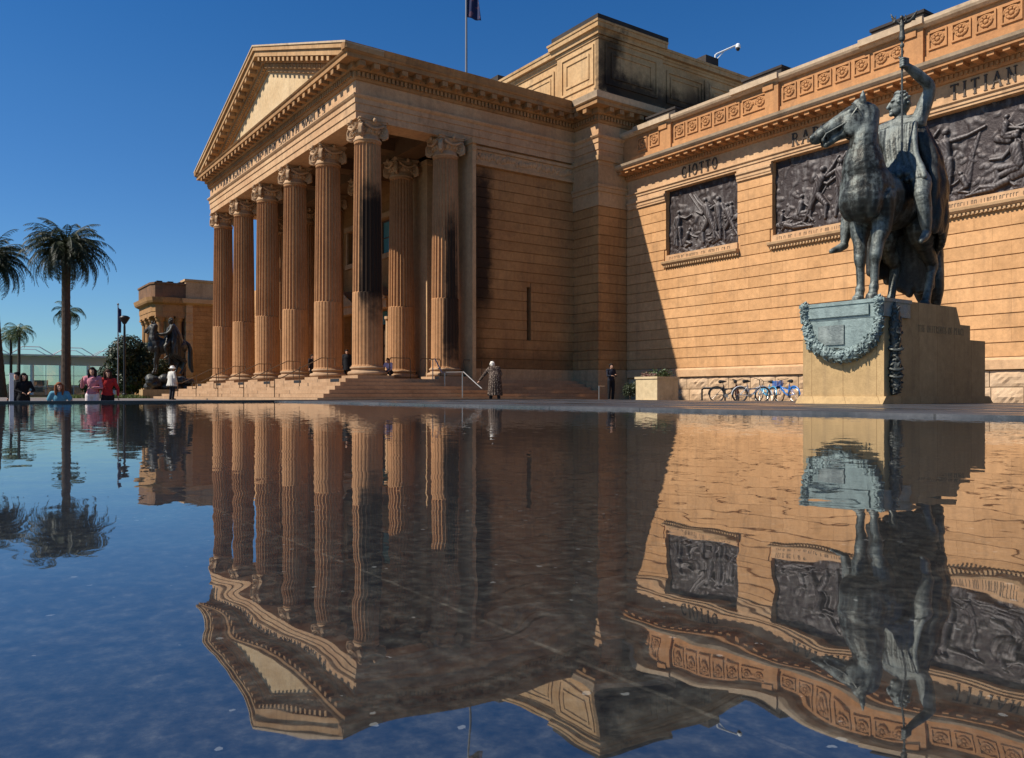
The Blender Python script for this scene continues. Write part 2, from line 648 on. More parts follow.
def water_mat():
    nt = NT('pool_water')
    p = nt.pos()
    x, y, z = nt.sep(p)
    r = nt.math('SQRT', nt.math('ADD', nt.math('MULTIPLY', x, x), nt.math('MULTIPLY', y, y)))

    def slope(scale, amp, detail=1.5, seed=0.0, stretch=(1, 1, 1), rough=0.5):
        m = nt.n('ShaderNodeMapping')
        m.inputs['Location'].default_value = (seed, seed * 1.7, seed * 0.3)
        m.inputs['Scale'].default_value = stretch
        nt.l(p, m.inputs['Vector'])
        n = nt.noise(m.outputs[0], scale, detail, rough)
        c = nt.n('ShaderNodeVectorMath', operation='SUBTRACT')
        nt.l(n.outputs['Color'], c.inputs[0]); c.inputs[1].default_value = (0.5, 0.5, 0.5)
        s = nt.n('ShaderNodeVectorMath', operation='SCALE')
        nt.l(c.outputs[0], s.inputs[0])
        if isinstance(amp, (int, float)):
            s.inputs[3].default_value = amp
        else:
            nt.l(amp, s.inputs[3])
        return s.outputs[0]

    def addv(a, b):
        q = nt.n('ShaderNodeVectorMath', operation='ADD')
        nt.l(a, q.inputs[0]); nt.l(b, q.inputs[1])
        return q.outputs[0]

    # capillary ripples: gently swelling near the middle of the pool, finer further out
    zone = smoothstep(nt, r, 0.55, 1.25)
    s1 = slope(10.5, nt.math('ADD', 0.027, nt.math('MULTIPLY', zone, -0.011)), 0.5, 7.7)
    s2 = slope(24.0, nt.math('ADD', 0.006, nt.math('MULTIPLY', smoothstep(nt, r, 1.2, 6.0), 0.019)), 1.0, 11.0)
    s3 = slope(1.3, 0.005, 0.5, 23.0)
    sl = addv(addv(s1, s2), s3)
    sx, sy, sz = nt.sep(sl)
    # normals tilted round the camera to raise the near reflections
    k = nt.math('MULTIPLY', nt.math('POWER', 2.718, nt.math('MULTIPLY', r, -1.0 / 0.75)), BOWL)
    ir = nt.math('DIVIDE', k, nt.math('MAXIMUM', r, 0.05))
    nx = nt.math('SUBTRACT', sx, nt.math('MULTIPLY', x, ir))
    ny = nt.math('SUBTRACT', sy, nt.math('MULTIPLY', y, ir))
    nv = nt.n('ShaderNodeVectorMath', operation='NORMALIZE')
    nt.l(nt.comb(nx, ny, 1.0), nv.inputs[0])
    N = nv.outputs[0]
    fr = nt.n('ShaderNodeFresnel')
    bf = nt.n('ShaderNodeMapRange'); bf.inputs[3].default_value = 1.62; bf.inputs[4].default_value = 1 / 1.62
    nt.l(nt.geo.outputs['Backfacing'], bf.inputs[0]); nt.l(bf.outputs[0], fr.inputs[0])
    nt.l(N, fr.inputs['Normal'])
    gl = nt.n('ShaderNodeBsdfGlossy'); gl.inputs['Roughness'].default_value = 0.012
    gl.inputs['Color'].default_value = (0.93, 0.94, 0.95, 1)
    nt.l(N, gl.inputs['Normal'])
    tr = nt.n('ShaderNodeBsdfTransparent'); tr.inputs[0].default_value = (0.80, 0.84, 0.86, 1)
    mx = nt.n('ShaderNodeMixShader')
    nt.l(nt.math('ADD', nt.math('MULTIPLY', fr.outputs[0], 0.84), 0.15), mx.inputs[0]); nt.l(tr.outputs[0], mx.inputs[1]); nt.l(gl.outputs[0], mx.inputs[2])
    nt.l(mx.outputs[0], nt.out.inputs['Surface'])
    return nt.m


BOWL = 0.020


def granite(name, lo, hi, wetrough=0.4, joint=None, var=1.0, big=False):
    nt = NT(name)
    p = nt.pos()
    a = nt.noise(p, 46.0 if big else 10.0, 5 if big else 6, 0.72 if big else 0.7)
    b = nt.noise(p, 90.0, 4, 0.7)
    c0 = nt.noise(p, 1.2, 4, 0.6)
    k = nt.math('ADD', nt.math('MULTIPLY', a.outputs['Fac'], 0.6), nt.math('MULTIPLY', b.outputs['Fac'], 0.4))
    c = nt.ramp(a.outputs['Fac'] if big else k, [(0.36, lo), (0.51, tuple(l * .8 + h * .2 for l, h in zip(lo, hi))), (0.63, tuple(l * .5 + h * .5 for l, h in zip(lo, hi))), (0.74, hi)] if big else [(0.36, lo), (0.55, tuple((l + h) * 0.4 for l, h in zip(lo, hi))), (0.70, hi)])
    c = nt.mix(0.25 if big else 0.5, c, nt.ramp(c0.outputs['Fac'], [(0.3, 0.6), (0.7, 1.4)]), 'MULTIPLY')
    if big:          # pale grains in the stone
        vo = nt.n('ShaderNodeTexVoronoi'); vo.inputs['Scale'].default_value = 48.0
        wv = nt.n('ShaderNodeVectorMath', operation='MULTIPLY_ADD'); wn = nt.noise(p, 70.0, 3)
        nt.l(wn.outputs['Color'], wv.inputs[0]); wv.inputs[1].default_value = (.014, .014, .014); nt.l(p, wv.inputs[2])
        nt.l(wv.outputs[0], vo.inputs['Vector'])
        rs_ = nt.sep(vo.outputs['Color'])[0]
        gsz = nt.math('MULTIPLY', nt.ramp(rs_, [(0.78, 0.0), (1.0, 1.0)]), 0.21)
        c = nt.mix(nt.math('MULTIPLY', nt.math('LESS_THAN', vo.outputs['Distance'], gsz), 0.75), c, (0.38, 0.36, 0.32))
    if joint:
        b_ = nt.n('ShaderNodeTexBrick', offset=0.5)
        b_.inputs['Scale'].default_value = 1.0
        b_.inputs['Mortar Size'].default_value = joint[2]
        b_.inputs['Mortar Smooth'].default_value = 0.2
        b_.inputs['Brick Width'].default_value = joint[0]
        b_.inputs['Row Height'].default_value = joint[1]
        b_.inputs['Color1'].default_value = (0.85, 0.85, 0.85, 1)
        b_.inputs['Color2'].default_value = (1.12, 1.12, 1.12, 1)
        b_.inputs['Mortar'].default_value = joint[3]
        m = nt.n('ShaderNodeMapping'); m.inputs['Location'].default_value = joint[4]
        nt.l(p, m.inputs['Vector']); nt.l(m.outputs[0], b_.inputs['Vector'])
        c = nt.mix(1.0, c, b_.outputs['Color'], 'MULTIPLY')
    if name == 'granite_border':      # damp and dry patches
        wetrough = nt.ramp(nt.noise(nt.scale(p, (.5, .9, 1)), 1.0, 5, 0.65).outputs['Fac'], [(0.42, 0.22), (0.58, 0.7)])
    nt.principled(c, wetrough, 0.0, nt.bump(b.outputs['Fac'], 0.1, 0.004), 0.5)
    return nt.m


M['water'] = water_mat()
M['pool_floor'] = granite('black_granite_pool_floor', (0.016, 0.0140, 0.0105), (0.175, 0.155, 0.12), 0.5, (9.0, 1.6, 0.003, (1.9, 1.85, 1.8, 1), (4.6, -0.46, 0)), big=True)
M['border'] = granite('granite_border', (0.022, 0.024, 0.029), (0.085, 0.087, 0.095), 0.6, (1.8, 0.9, 0.012, (0.3, 0.3, 0.3, 1), (0, 0, 0)))
M['kerb'] = granite('black_granite_kerb', (0.012, 0.012, 0.013), (0.035, 0.035, 0.038), 0.35)
M['paving'] = granite('forecourt_paving', (0.13, 0.105, 0.09), (0.25, 0.20, 0.165), 0.75, (1.2, 0.6, 0.008, (0.6, 0.6, 0.6, 1), (0, 0, 0)))


def grass_mat():
    nt = NT('lawn')
    p = nt.pos()
    n = nt.noise(p, 0.4, 6, 0.65); n2 = nt.noise(p, 9.0, 4, 0.6)
    c = nt.mix(n.outputs['Fac'], (0.03, 0.06, 0.012), (0.09, 0.13, 0.03))
    c = nt.mix(0.5, c, nt.ramp(n2.outputs['Fac'], [(0.3, 0.6), (0.7, 1.3)]), 'MULTIPLY')
    nt.principled(c, 0.9, 0, nt.bump(n2.outputs['Fac'], 0.5, 0.05), 0.1)
    return nt.m


M['grass'] = grass_mat()

# ------------------------------------------------------------------ ground, pool
PX0, PX1, PY0, PY1 = -20.5, 14.0, -16.0, 7.0         # pool outline


def ring(x0, x1, y0, y1, hx0, hx1, hy0, hy1, z):
    mb = MB()
    xs = [x0, hx0, hx1, x1]; ys = [y0, hy0, hy1, y1]
    for i in range(3):
        for j in range(3):
            if i == 1 and j == 1: continue
            mb.add([(xs[i], ys[j], z), (xs[i + 1], ys[j], z), (xs[i + 1], ys[j + 1], z), (xs[i], ys[j + 1], z)], [(0, 1, 2, 3)])
    return mb


g = MB(); S = 4000
g.add([(-S, -S, -1.15), (S, -S, -1.15), (S, S, -1.15), (-S, S, -1.15)], [(0, 1, 2, 3)])
tag(g.build('ground', M['grass'], fix=False), kind='structure')
LOW = -0.92                                # sunken terrace beyond the pool's left kerb
KX = PX0 - 0.55
g = MB()
for (x0, x1, y0, y1) in ((-84, -40, -60, 60), (-40, KX, 9.0, 60), (-40, KX, -60, PY0 - 3), (KX, PX1 + 3, 16.6, 60), (KX, PX1 + 3, -60, PY0 - 3), (PX1 + 3, 60, -60, 60)):
    g.box(x0, x1, y0, y1, -1.2, G)
tag(g.build('paving', M['paving']), kind='structure')
g = MB()
g.add([(-40, PY0 - 3, LOW), (KX, PY0 - 3, LOW), (KX, 9.0, LOW), (-40, 9.0, LOW)], [(0, 1, 2, 3)])
tag(g.build('sunken_terrace', M['paving'], fix=False), kind='structure')
# raised granite border round the pool (a real step up from the forecourt)
g = MB()
g.box(PX0, PX1 + 3, PY1, 16.6, -0.44, PAVE)
g.box(PX1, PX1 + 3, PY0 - 3, PY1, -0.44, PAVE)
g.box(PX0, PX1, PY0 - 3, PY0, -0.44, PAVE)
tag(g.build('pool_border', M['border']), kind='structure')
g = MB()
g.box(PX0 - 0.55, PX0, PY0 - 3, 16.6, -1.2, -0.155)
tag(g.build('pool_kerb', M['kerb']), kind='structure')
g = MB()
g.add([(PX0, PY0, -0.235), (PX1, PY0, -0.235), (PX1, PY1, -0.235), (PX0, PY1, -0.235)], [(0, 1, 2, 3)])
tag(g.build('pool_floor', M['pool_floor'], fix=False), kind='structure')
g = MB()
g.add([(PX0, PY0, WATER), (PX1, PY0, WATER), (PX1, PY1, WATER), (PX0, PY1, WATER)], [(0, 1, 2, 3)])
tag(g.build('water', M['water'], fix=False), kind='structure')
# lawn strip beyond the forecourt
g = MB()
g.add([(-420, -200, -0.36), (-84, -200, -0.36), (-84, 200, -0.36), (-420, 200, -0.36)], [(0, 1, 2, 3)])
tag(g.build('lawn', M['grass'], fix=False), kind='structure')
# ================================================================== lettering (stroke glyphs with serifs)
def arc(cx, cy, rx, ry, a0, a1, n=14):
    return [(cx + rx * math.cos(R(a0 + (a1 - a0) * i / n)), cy + ry * math.sin(R(a0 + (a1 - a0) * i / n))) for i in range(n + 1)]


TK, TN = 0.15, 0.075
# each glyph: width, strokes [(points, thickness)], serifs [(x, y)]
GLY = {
    'A': (0.78, [([(0.06, 0), (0.39, 1)], TN), ([(0.39, 1), (0.72, 0)], TK), ([(0.2, 0.36), (0.58, 0.36)], TN)], [(0.06, 0), (0.72, 0)]),
    'C': (0.78, [(arc(0.42, 0.5, 0.34, 0.47, 45, 315, 18), 0.12)], []),
    'D': (0.78, [([(0.15, 0), (0.15, 1)], TK), ([(0.15, 0.96)] + arc(0.36, 0.5, 0.34, 0.46, 90, -90, 14) + [(0.15, 0.04)], 0.1)], [(0.15, 0), (0.15, 1)]),
    'E': (0.62, [([(0.15, 0), (0.15, 1)], TK), ([(0.15, 0.96), (0.56, 0.96)], TN), ([(0.15, 0.52), (0.46, 0.52)], TN), ([(0.15, 0.04), (0.58, 0.04)], TN)], [(0.15, 0), (0.15, 1)]),
    'F': (0.60, [([(0.15, 0), (0.15, 1)], TK), ([(0.15, 0.96), (0.56, 0.96)], TN), ([(0.15, 0.5), (0.46, 0.5)], TN)], [(0.15, 0), (0.15, 1)]),
    'G': (0.82, [(arc(0.42, 0.5, 0.34, 0.47, 45, 325, 18), 0.12), ([(0.70, 0.0), (0.70, 0.42)], 0.12)], [(0.70, 0.42)]),
    'H': (0.84, [([(0.15, 0), (0.15, 1)], TK), ([(0.69, 0), (0.69, 1)], TK), ([(0.15, 0.52), (0.69, 0.52)], TN)], [(0.15, 0), (0.15, 1), (0.69, 0), (0.69, 1)]),
    'I': (0.32, [([(0.16, 0), (0.16, 1)], TK)], [(0.16, 0), (0.16, 1)]),
    'L': (0.60, [([(0.15, 0), (0.15, 1)], TK), ([(0.15, 0.04), (0.56, 0.04)], TN)], [(0.15, 0), (0.15, 1)]),
    'N': (0.84, [([(0.14, 0), (0.14, 1)], TN), ([(0.14, 1), (0.70, 0)], TK), ([(0.70, 0), (0.70, 1)], TN)], [(0.14, 0), (0.14, 1), (0.70, 1)]),
    'O': (0.86, [(arc(0.43, 0.5, 0.35, 0.47, 0, 360, 24), 0.12)], []),
    'P': (0.66, [([(0.15, 0), (0.15, 1)], TK), ([(0.15, 0.96)] + arc(0.33, 0.73, 0.25, 0.23, 90, -90, 12) + [(0.15, 0.5)], 0.09)], [(0.15, 0), (0.15, 1)]),
    'R': (0.74, [([(0.15, 0), (0.15, 1)], TK), ([(0.15, 0.96)] + arc(0.33, 0.74, 0.24, 0.22, 90, -90, 12) + [(0.15, 0.52)], 0.09), ([(0.34, 0.52), (0.68, 0)], TK)], [(0.15, 0), (0.15, 1), (0.68, 0)]),
    'S': (0.60, [(arc(0.3, 0.74, 0.2, 0.22, 40, 250, 12) + arc(0.3, 0.27, 0.22, 0.24, 80, -140, 12), 0.11)], []),
    'T': (0.72, [([(0.36, 0), (0.36, 1)], TK), ([(0.03, 0.96), (0.69, 0.96)], TN), ([(0.05, 0.86), (0.05, 1)], 0.06), ([(0.67, 0.86), (0.67, 1)], 0.06)], [(0.36, 0)]),
    'U': (0.80, [([(0.14, 1), (0.14, 0.36)] + arc(0.4, 0.36, 0.26, 0.33, 180, 360, 12) + [(0.66, 0.36), (0.66, 1)], 0.11)], [(0.14, 1), (0.66, 1)]),
    'W': (1.06, [([(0.05, 1), (0.3, 0)], TK), ([(0.3, 0), (0.53, 0.9)], TN), ([(0.53, 0.9), (0.76, 0)], TK), ([(0.76, 0), (1.01, 1)], TN)], [(0.05, 1), (1.01, 1)]),
    'Y': (0.76, [([(0.06, 1), (0.38, 0.46)], TK), ([(0.70, 1), (0.38, 0.46)], TN), ([(0.38, 0.46), (0.38, 0)], TK)], [(0.06, 1), (0.70, 1), (0.38, 0)]),
}


def lettering(text, h, gap=0.16, space=0.5):
    """list of quads (u,v) in metres plus total width"""
    polys = []
    u = 0.0
    for ch in text:
        if ch == ' ':
            u += space; continue
        w, st, se = GLY[ch]
        for pts, t in st:
            for (a, b) in zip(pts[:-1], pts[1:]):
                d = Vector((b[0] - a[0], b[1] - a[1]))
                if d.length < 1e-6: continue
                d.normalize()
                nn = Vector((-d.y, d.x)) * (t / 2)
                e = d * 0.012
                polys.append([(u + a[0] - e.x + nn.x, a[1] - e.y + nn.y), (u + a[0] - e.x - nn.x, a[1] - e.y - nn.y),
                              (u + b[0] + e.x - nn.x, b[1] + e.y - nn.y), (u + b[0] + e.x + nn.x, b[1] + e.y + nn.y)])
        for (sx, sy) in se:
            polys.append([(u + sx - 0.14, sy - 0.03), (u + sx + 0.14, sy - 0.03), (u + sx + 0.14, sy + 0.03), (u + sx - 0.14, sy + 0.03)])
        u += w + gap
    u -= gap
    return [[(a * h, b * h) for a, b in q] for q in polys], u * h


def letters_front(text, xc, z0, y, h, width=None, depth=0.05, gap=0.16, space=0.5):
    """raised letters on a wall facing -Y (read left to right along +X)"""
    polys, w = lettering(text, h, gap, space)
    s = (width / w) if width else 1.0
    mb = MB()
    for i, q in enumerate(polys):
        e = 0.0004 * (i % 5)
        mb.prism_xz([(xc + (a * s - w * s / 2), z0 + b) for a, b in q], y - depth - e, y + 0.004)
    return mb


# ================================================================== the gallery
GB = empty('art_gallery', (-42.8, 20, G), 0, 'long sandstone art gallery with columned portico, attic and carved parapet', 'art gallery')
GOFF = Vector((42.8, -20, -G))


def part(mb, name, mat, parent=GB, smooth=False, autosmooth=None, label=None, fix=True):
    o = mb.build(name, mat, parent, smooth, fix, autosmooth)
    p = parent
    off = Vector((0, 0, 0))
    while p is not None:
        off -= Vector(p.location)
        p = p.parent
    o.location = off
    if label: o['label'] = label
    return o


XL, XR, YF = -54.05, -31.65, 14.3          # entablature faces of the portico
COLX = [-53.7 + 4.34 * i for i in range(6)]
ZF, ZS = 0.65, 11.63                     # floor, soffit

# ---- steps and floor
st = MB()
nst = 6
rise = (ZF - G) / nst
for k in range(nst):
    z1 = ZF - k * rise
    tx, ty = 0.45 * k, 0.42 * k
    st.box(XL - 0.75 - tx, XR + 0.65 + tx, YF - 0.75 - ty, 26.15, G - 0.1 if k == nst - 1 else z1 - rise - 0.0, z1 - 0.0015 * k)
part(st, 'steps', M['steps'])
# flat black panel on the stylobate face under every front column
for x in COLX:
    bl = MB()
    bl.box(x - 0.55, x + 0.35, YF - 0.765, YF - 0.70, ZF - 0.145, ZF - 0.012)
    part(bl, 'plinth_dark_panel', M['black_metal'])

# ---- columns
def shaft_mesh():
    nfl, seg = 24, 6
    n = nfl * seg
    zs = [0.52, 0.60, 1.6, 2.6, 3.66, 3.70, 5.2, 6.8, 8.4, 9.6, 9.98, 10.02, 10.10]
    vs, fs = [], []
    for z in zs:
        t = (z - 0.5) / 9.6
        r = 0.655 - 0.095 * t ** 1.6
        lower = z < 3.68
        end = z in (0.52, 10.02, 10.10)
        if z == 0.52: r *= 1.05
        if z == 10.10: r *= 1.03
        for k in range(n):
            a = 2 * PI * k / n
            u = (k % seg) / seg
            if end:
                dp = 0.0
            elif lower:
                dp = 0.030 if k % seg == 0 else (0.012 * (1 - abs(math.sin(u * PI))))
            else:
                w = abs(u - 0.5) * 2
                dp = 0.0 if k % seg == 0 else 0.068 * math.sqrt(max(0, 1 - (w * 1.02) ** 2))
            rr = r - dp
            vs.append((rr * math.cos(a), rr * math.sin(a), z))
    for i in range(len(zs) - 1):
        for k in range(n):
            l = (k + 1) % n
            fs.append((i * n + k, i * n + l, (i + 1) * n + l, (i + 1) * n + k))
    mb = MB(); mb.add(vs, fs)
    return mb


def base_mesh():
    mb = MB()
    prof = [(0.90, 0.0), (0.90, 0.13)]
    mb.box(-0.83, 0.83, -0.83, 0.83, 0.0, 0.14)
    pr = [(0.80, 0.142)]
    for i in range(9):
        a = -PI / 2 + PI * i / 8
        pr.append((0.76 + 0.09 * math.cos(a), 0.232 + 0.09 * math.sin(a)))
    pr += [(0.735, 0.325), (0.70, 0.345), (0.685, 0.375), (0.70, 0.40), (0.72, 0.415)]
    for i in range(7):
        a = -PI / 2 + PI * i / 6
        pr.append((0.70 + 0.05 * math.cos(a), 0.465 + 0.05 * math.sin(a)))
    pr += [(0.66, 0.52)]
    mb.lathe(pr, n=40)
    return mb


def capital_mesh():
    mb = MB()
    # necking, astragal, egg-and-dart echinus
    pr = [(0.56, 10.10), (0.60, 10.13), (0.60, 10.18), (0.565, 10.2), (0.57, 10.36), (0.62, 10.40), (0.70, 10.50), (0.72, 10.58), (0.66, 10.62)]
    mb.lathe(pr, n=40)
    for k in range(20):
        a = 2 * PI * (k + .5) / 20
        mb.ell((0.675 * math.cos(a), 0.675 * math.sin(a), 10.49), (0.07, 0.07, 0.10), nu=8, nv=6)
    # abacus with concave sides
    for (h0, h1, s) in ((10.84, 10.93, 0.80), (10.93, 10.982, 0.86)):
        poly = []
        for q in range(4):
            a0 = q * PI / 2 + PI / 4
            for i in range(9):
                t = i / 8
                c0 = Vector((math.cos(a0), math.sin(a0))) * s * 1.30
                c1 = Vector((math.cos(a0 + PI / 2), math.sin(a0 + PI / 2))) * s * 1.30
                p = c0.lerp(c1, t * 0.90 + 0.05)
                inn = 1 - 0.16 * math.sin(PI * t)
                poly.append((p.x * inn, p.y * inn))
        mb.prism_xy(poly, h0, h1)
    mb.lathe([(0.62, 10.56), (0.70, 10.70), (0.80, 10.845)], n=32)
    # four splayed volutes
    for q in range(4):
        a = q * PI / 2 + PI / 4
        d = Vector((math.cos(a), math.sin(a), 0)); s = Vector((-math.sin(a), math.cos(a), 0))
        c = d * 0.80 + Vector((0, 0, 10.50))
        vs = []; n = 28
        for e in (-1, 1):
            for k in range(n):
                w = 2 * PI * k / n
                vs.append(c + s * (0.07 * e) + d * 0.27 * math.cos(w) + Vector((0, 0, 0.28 * math.sin(w))))
        fs = [tuple(range(n)), tuple(range(n, 2 * n))[::-1]] + [(k, (k + 1) % n, n + (k + 1) % n, n + k) for k in range(n)]
        mb.add(vs, fs)
        for e in (-1, 1):
            pts = []; rads = []
            for k in range(46):
                w = PI * 0.5 - k * 0.30
                rr = 0.275 * math.exp(-k * 0.045)
                pts.append(c + s * (0.075 * e) + d * rr * math.cos(w) + Vector((0, 0, rr * math.sin(w))))
                rads.append(0.042 * math.exp(-k * 0.02))
            mb.tube(pts, rads, n=6)
            mb.ell(c + s * (0.09 * e), 0.05, nu=8, nv=6)
        # band running from the volute back to the abacus, and a leaf below
        mb.tube([d * 0.5 + Vector((0, 0, 10.80)), d * 0.80 + Vector((0, 0, 10.80)), d * 0.98 + Vector((0, 0, 10.74))], [0.10, 0.10, 0.05], n=8)
        mb.tube([c + Vector((0, 0, -0.26)), d * 0.66 + Vector((0, 0, 10.20))], [0.06, 0.03], n=6)
        a2 = q * PI / 2
        f = Vector((math.cos(a2), math.sin(a2), 0)); t2 = Vector((-math.sin(a2), math.cos(a2), 0))
        mb.ell(f * 0.86 + Vector((0, 0, 10.9)), (0.10, 0.10, 0.11), nu=10, nv=6)
        pts = [f * 0.78 + t2 * (0.5 * (i / 8 - 0.5) * 2) + Vector((0, 0, 10.74 - 0.16 * math.sin(PI * i / 8))) for i in range(9)]
        mb.tube(pts, 0.06, n=6)
    return mb


cm_ = capital_mesh()
cm_.v = [(x * (1 - .13 * min(1, max(0, (z - 10.2) / .2))), y * (1 - .13 * min(1, max(0, (z - 10.2) / .2))), z) for x, y, z in cm_.v]
sh = shaft_mesh().mesh('column'); cp = cm_.mesh('capital'); bs = base_mesh().mesh('base')
cp.polygons.foreach_set('use_smooth', [True] * len(cp.polygons)); cp.set_sharp_from_angle(angle=R(40))
bs.polygons.foreach_set('use_smooth', [True] * len(bs.polygons)); bs.set_sharp_from_angle(angle=R(40))
sh.materials.append(M['column']); cp.materials.append(M['capital']); bs.materials.append(M['steps'])
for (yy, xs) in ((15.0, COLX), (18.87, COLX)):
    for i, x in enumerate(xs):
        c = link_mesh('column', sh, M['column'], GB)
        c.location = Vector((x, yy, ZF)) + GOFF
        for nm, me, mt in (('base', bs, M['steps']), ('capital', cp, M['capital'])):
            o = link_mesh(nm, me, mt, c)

# ---- entablature round portico and tower
prof_arch = [(-1.15, 11.63), (0, 11.63), (0, 11.93), (0.04, 11.93), (0.04, 12.27), (0.08, 12.27), (0.08, 12.47), (0.13, 12.51), (0.18, 12.58), (0.18, 12.63), (-1.15, 12.63)]
prof_frz = [(-1.15, 12.63), (0.02, 12.63), (0.02, 13.22), (-1.15, 13.22)]
prof_bed = [(-1.15, 13.22), (0.08, 13.22), (0.14, 13.30), (0.14, 13.56), (0.24, 13.58), (0.30, 13.62), (0.30, 13.84), (-1.15, 13.84)]
prof_cor = [(-1.15, 13.84), (0.36, 13.84), (0.70, 13.86), (0.70, 14.04), (0.75, 14.06), (0.79, 14.12), (-1.15, 14.12)]
prof_sim = [(0.42, 14.12), (0.76, 14.12), (0.78, 14.2), (0.83, 14.34), (0.85, 14.40), (0.42, 14.40)]
pathA = [(XL, 27.0), (XL, YF), (XR, YF), (XR, 26.2), (-29.8, 26.2), (-29.8, 38.0)]
for pr, nm, mt in ((prof_arch, 'architrave', 'entab'), (prof_frz, 'frieze', 'entab')):
    part(MB().sweep(pathA, pr), nm, M[mt])
part(MB().sweep([(XR, YF - 0.84), (XR, 26.2)], prof_sim), 'gutter_moulding', M['cornice_dark'])
part(MB().sweep([(XR + 0.86, 26.2), (-29.8, 26.2), (-29.8, 38.0)], prof_sim), 'tower_gutter', M['coping'])
part(MB().sweep([(XL, 27.0), (XL, YF - 0.84)], prof_sim), 'gutter_moulding', M['cornice_dark'])


def run_blocks(path, o0, o1, w, pitch, z0, z1, mb):
    P = [Vector(p) for p in path]
    for a, b in zip(P[:-1], P[1:]):
        d = (b - a); L = d.length; d.normalize(); nn = Vector((d.y, -d.x))
        n = int(L / pitch)
        for i in range(n + 1):
            s = (L - n * pitch) / 2 + i * pitch
            c = a + d * s + nn * ((o0 + o1) / 2)
            mb.obox((c.x, c.y, (z0 + z1) / 2), ((d.x, d.y, 0), (nn.x, nn.y, 0), (0, 0, 1)), w, o1 - o0, z1 - z0)
    return mb


cm = MB().sweep(pathA, prof_bed)
run_blocks(pathA, 0.139, 0.225, 0.12, 0.20, 13.34, 13.545, cm)
run_blocks(pathA, 0.299, 0.66, 0.27, 0.66, 13.63, 13.842, cm)
cm.sweep(pathA, prof_cor)
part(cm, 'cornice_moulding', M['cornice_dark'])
# name on the frieze
part(letters_front('ART GALLERY OF NEW SOUTH WALES', -43.0, 12.74, YF - 0.02, 0.40, width=16.2, depth=0.03), 'frieze_lettering', plain('frieze_bronze_letter', (0.13, 0.09, 0.06), 0.6, 0.1))

# ---- pediment
XA = (XL + XR) / 2
EX = XR + 0.84
ZE, ZA = 14.40, 18.42
slope = (ZA - ZE) / (EX - XA)


def chevron(mb, a, b, y0, y1):
    def zr(x, o): return ZA - slope * abs(x - XA) - o
    xa = min(EX, XA + (ZA - a - 14.123) / slope)
    xb = min(EX, XA + (ZA - b - 14.123) / slope)
    za, zb = zr(xa, a), zr(xb, b)
    pr = [(xa, za), (XA, ZA - a), (2 * XA - xa, za), (2 * XA - xb, zb), (XA, ZA - b), (xb, zb)]
    if xa == xb: pass
    # two separate halves keep the faces planar and simple
    mb.prism_xz([(XA, ZA - a), (xa, za), (xb, zb), (XA, ZA - b)], y0, y1)
    mb.prism_xz([(2 * XA - xa, za), (XA, ZA - a), (XA, ZA - b), (2 * XA - xb, zb)], y0, y1)
    return mb


rk = MB()
chevron(rk, 0.0, 0.08, YF - 0.85, 15.2)
part(rk, 'raking_gutter_moulding', M['coping'])
rk = MB()
chevron(rk, 0.081, 0.28, YF - 0.80, 15.2)
chevron(rk, 0.282, 0.56, YF - 0.70, 15.2)
chevron(rk, 0.562, 0.80, YF - 0.30, 15.2)
chevron(rk, 0.802, 1.08, YF - 0.14, 15.2)
chevron(rk, 1.082, 1.22, YF - 0.06, 15.2)
md = rk
for s in (-1, 1):
    n = 18
    for i in range(n):
        x0 = XA + s * (0.35 + i * 0.62); x1 = x0 + s * 0.26
        zz = [ZA - slope * abs(x - XA) for x in (x0, x1)]
        if min(zz) - 0.80 < 14.13: continue
        md.prism_xz([(x0, zz[0] - 0.785), (x1, zz[1] - 0.785), (x1, zz[1] - 0.566), (x0, zz[0] - 0.566)], YF - 0.66, YF - 0.29)
    n = 60
    for i in range(n):
        x0 = XA + s * (0.12 + i * 0.20); x1 = x0 + s * 0.12
        zz = [ZA - slope * abs(x - XA) for x in (x0, x1)]
        if min(zz) - 1.06 < 14.13: continue
        md.prism_xz([(x0, zz[0] - 1.05), (x1, zz[1] - 1.05), (x1, zz[1] - 0.83), (x0, zz[0] - 0.83)], YF - 0.225, YF - 0.13)
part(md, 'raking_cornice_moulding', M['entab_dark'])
ty = MB()
ty.prism_xz([(XL - 0.4, 14.121), (XR + 0.4, 14.121), (XA, ZA - 0.6)], YF + 0.06, 15.19)
part(ty, 'tympanum', M['tympanum'])
rf = MB()
rf.prism_xz([(EX - 0.1, 14.30), (XA, ZA - 0.03), (2 * XA - EX + 0.1, 14.30)], 15.21, 27.5)
part(rf, 'roof', M['roof'])

# ---- portico ceiling, beams
ce = MB()
ce.box(XL + 1.0, XR - 1.0, YF + 1.0, 21.2, 12.55, 12.9)
ce.box(XL + 1.1, XR - 1.1, 18.25, 19.35, ZS, 12.548)
for x in COLX[1:-1]:
    ce.box(x - 0.5, x + 0.5, YF + 1.1, 18.24, ZS + 0.3, 12.547)
    ce.box(x - 0.5, x + 0.5, 19.36, 20.98, ZS + 0.3, 12.547)
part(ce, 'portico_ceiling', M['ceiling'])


# ---- walls with holes
def wall_cells(mb, x0, x1, z0, z1, y0, y1, holes):
    xs = sorted(set([x0, x1] + [h[0] for h in holes] + [h[1] for h in holes]))
    zs = sorted(set([z0, z1] + [h[2] for h in holes] + [h[3] for h in holes]))
    for i in range(len(xs) - 1):
        for j in range(len(zs) - 1):
            cx, cz = (xs[i] + xs[i + 1]) / 2, (zs[j] + zs[j + 1]) / 2
            if any(h[0] < cx < h[1] and h[2] < cz < h[3] for h in holes): continue
            mb.box(xs[i], xs[i + 1], y0, y1, zs[j], zs[j + 1])
    return mb


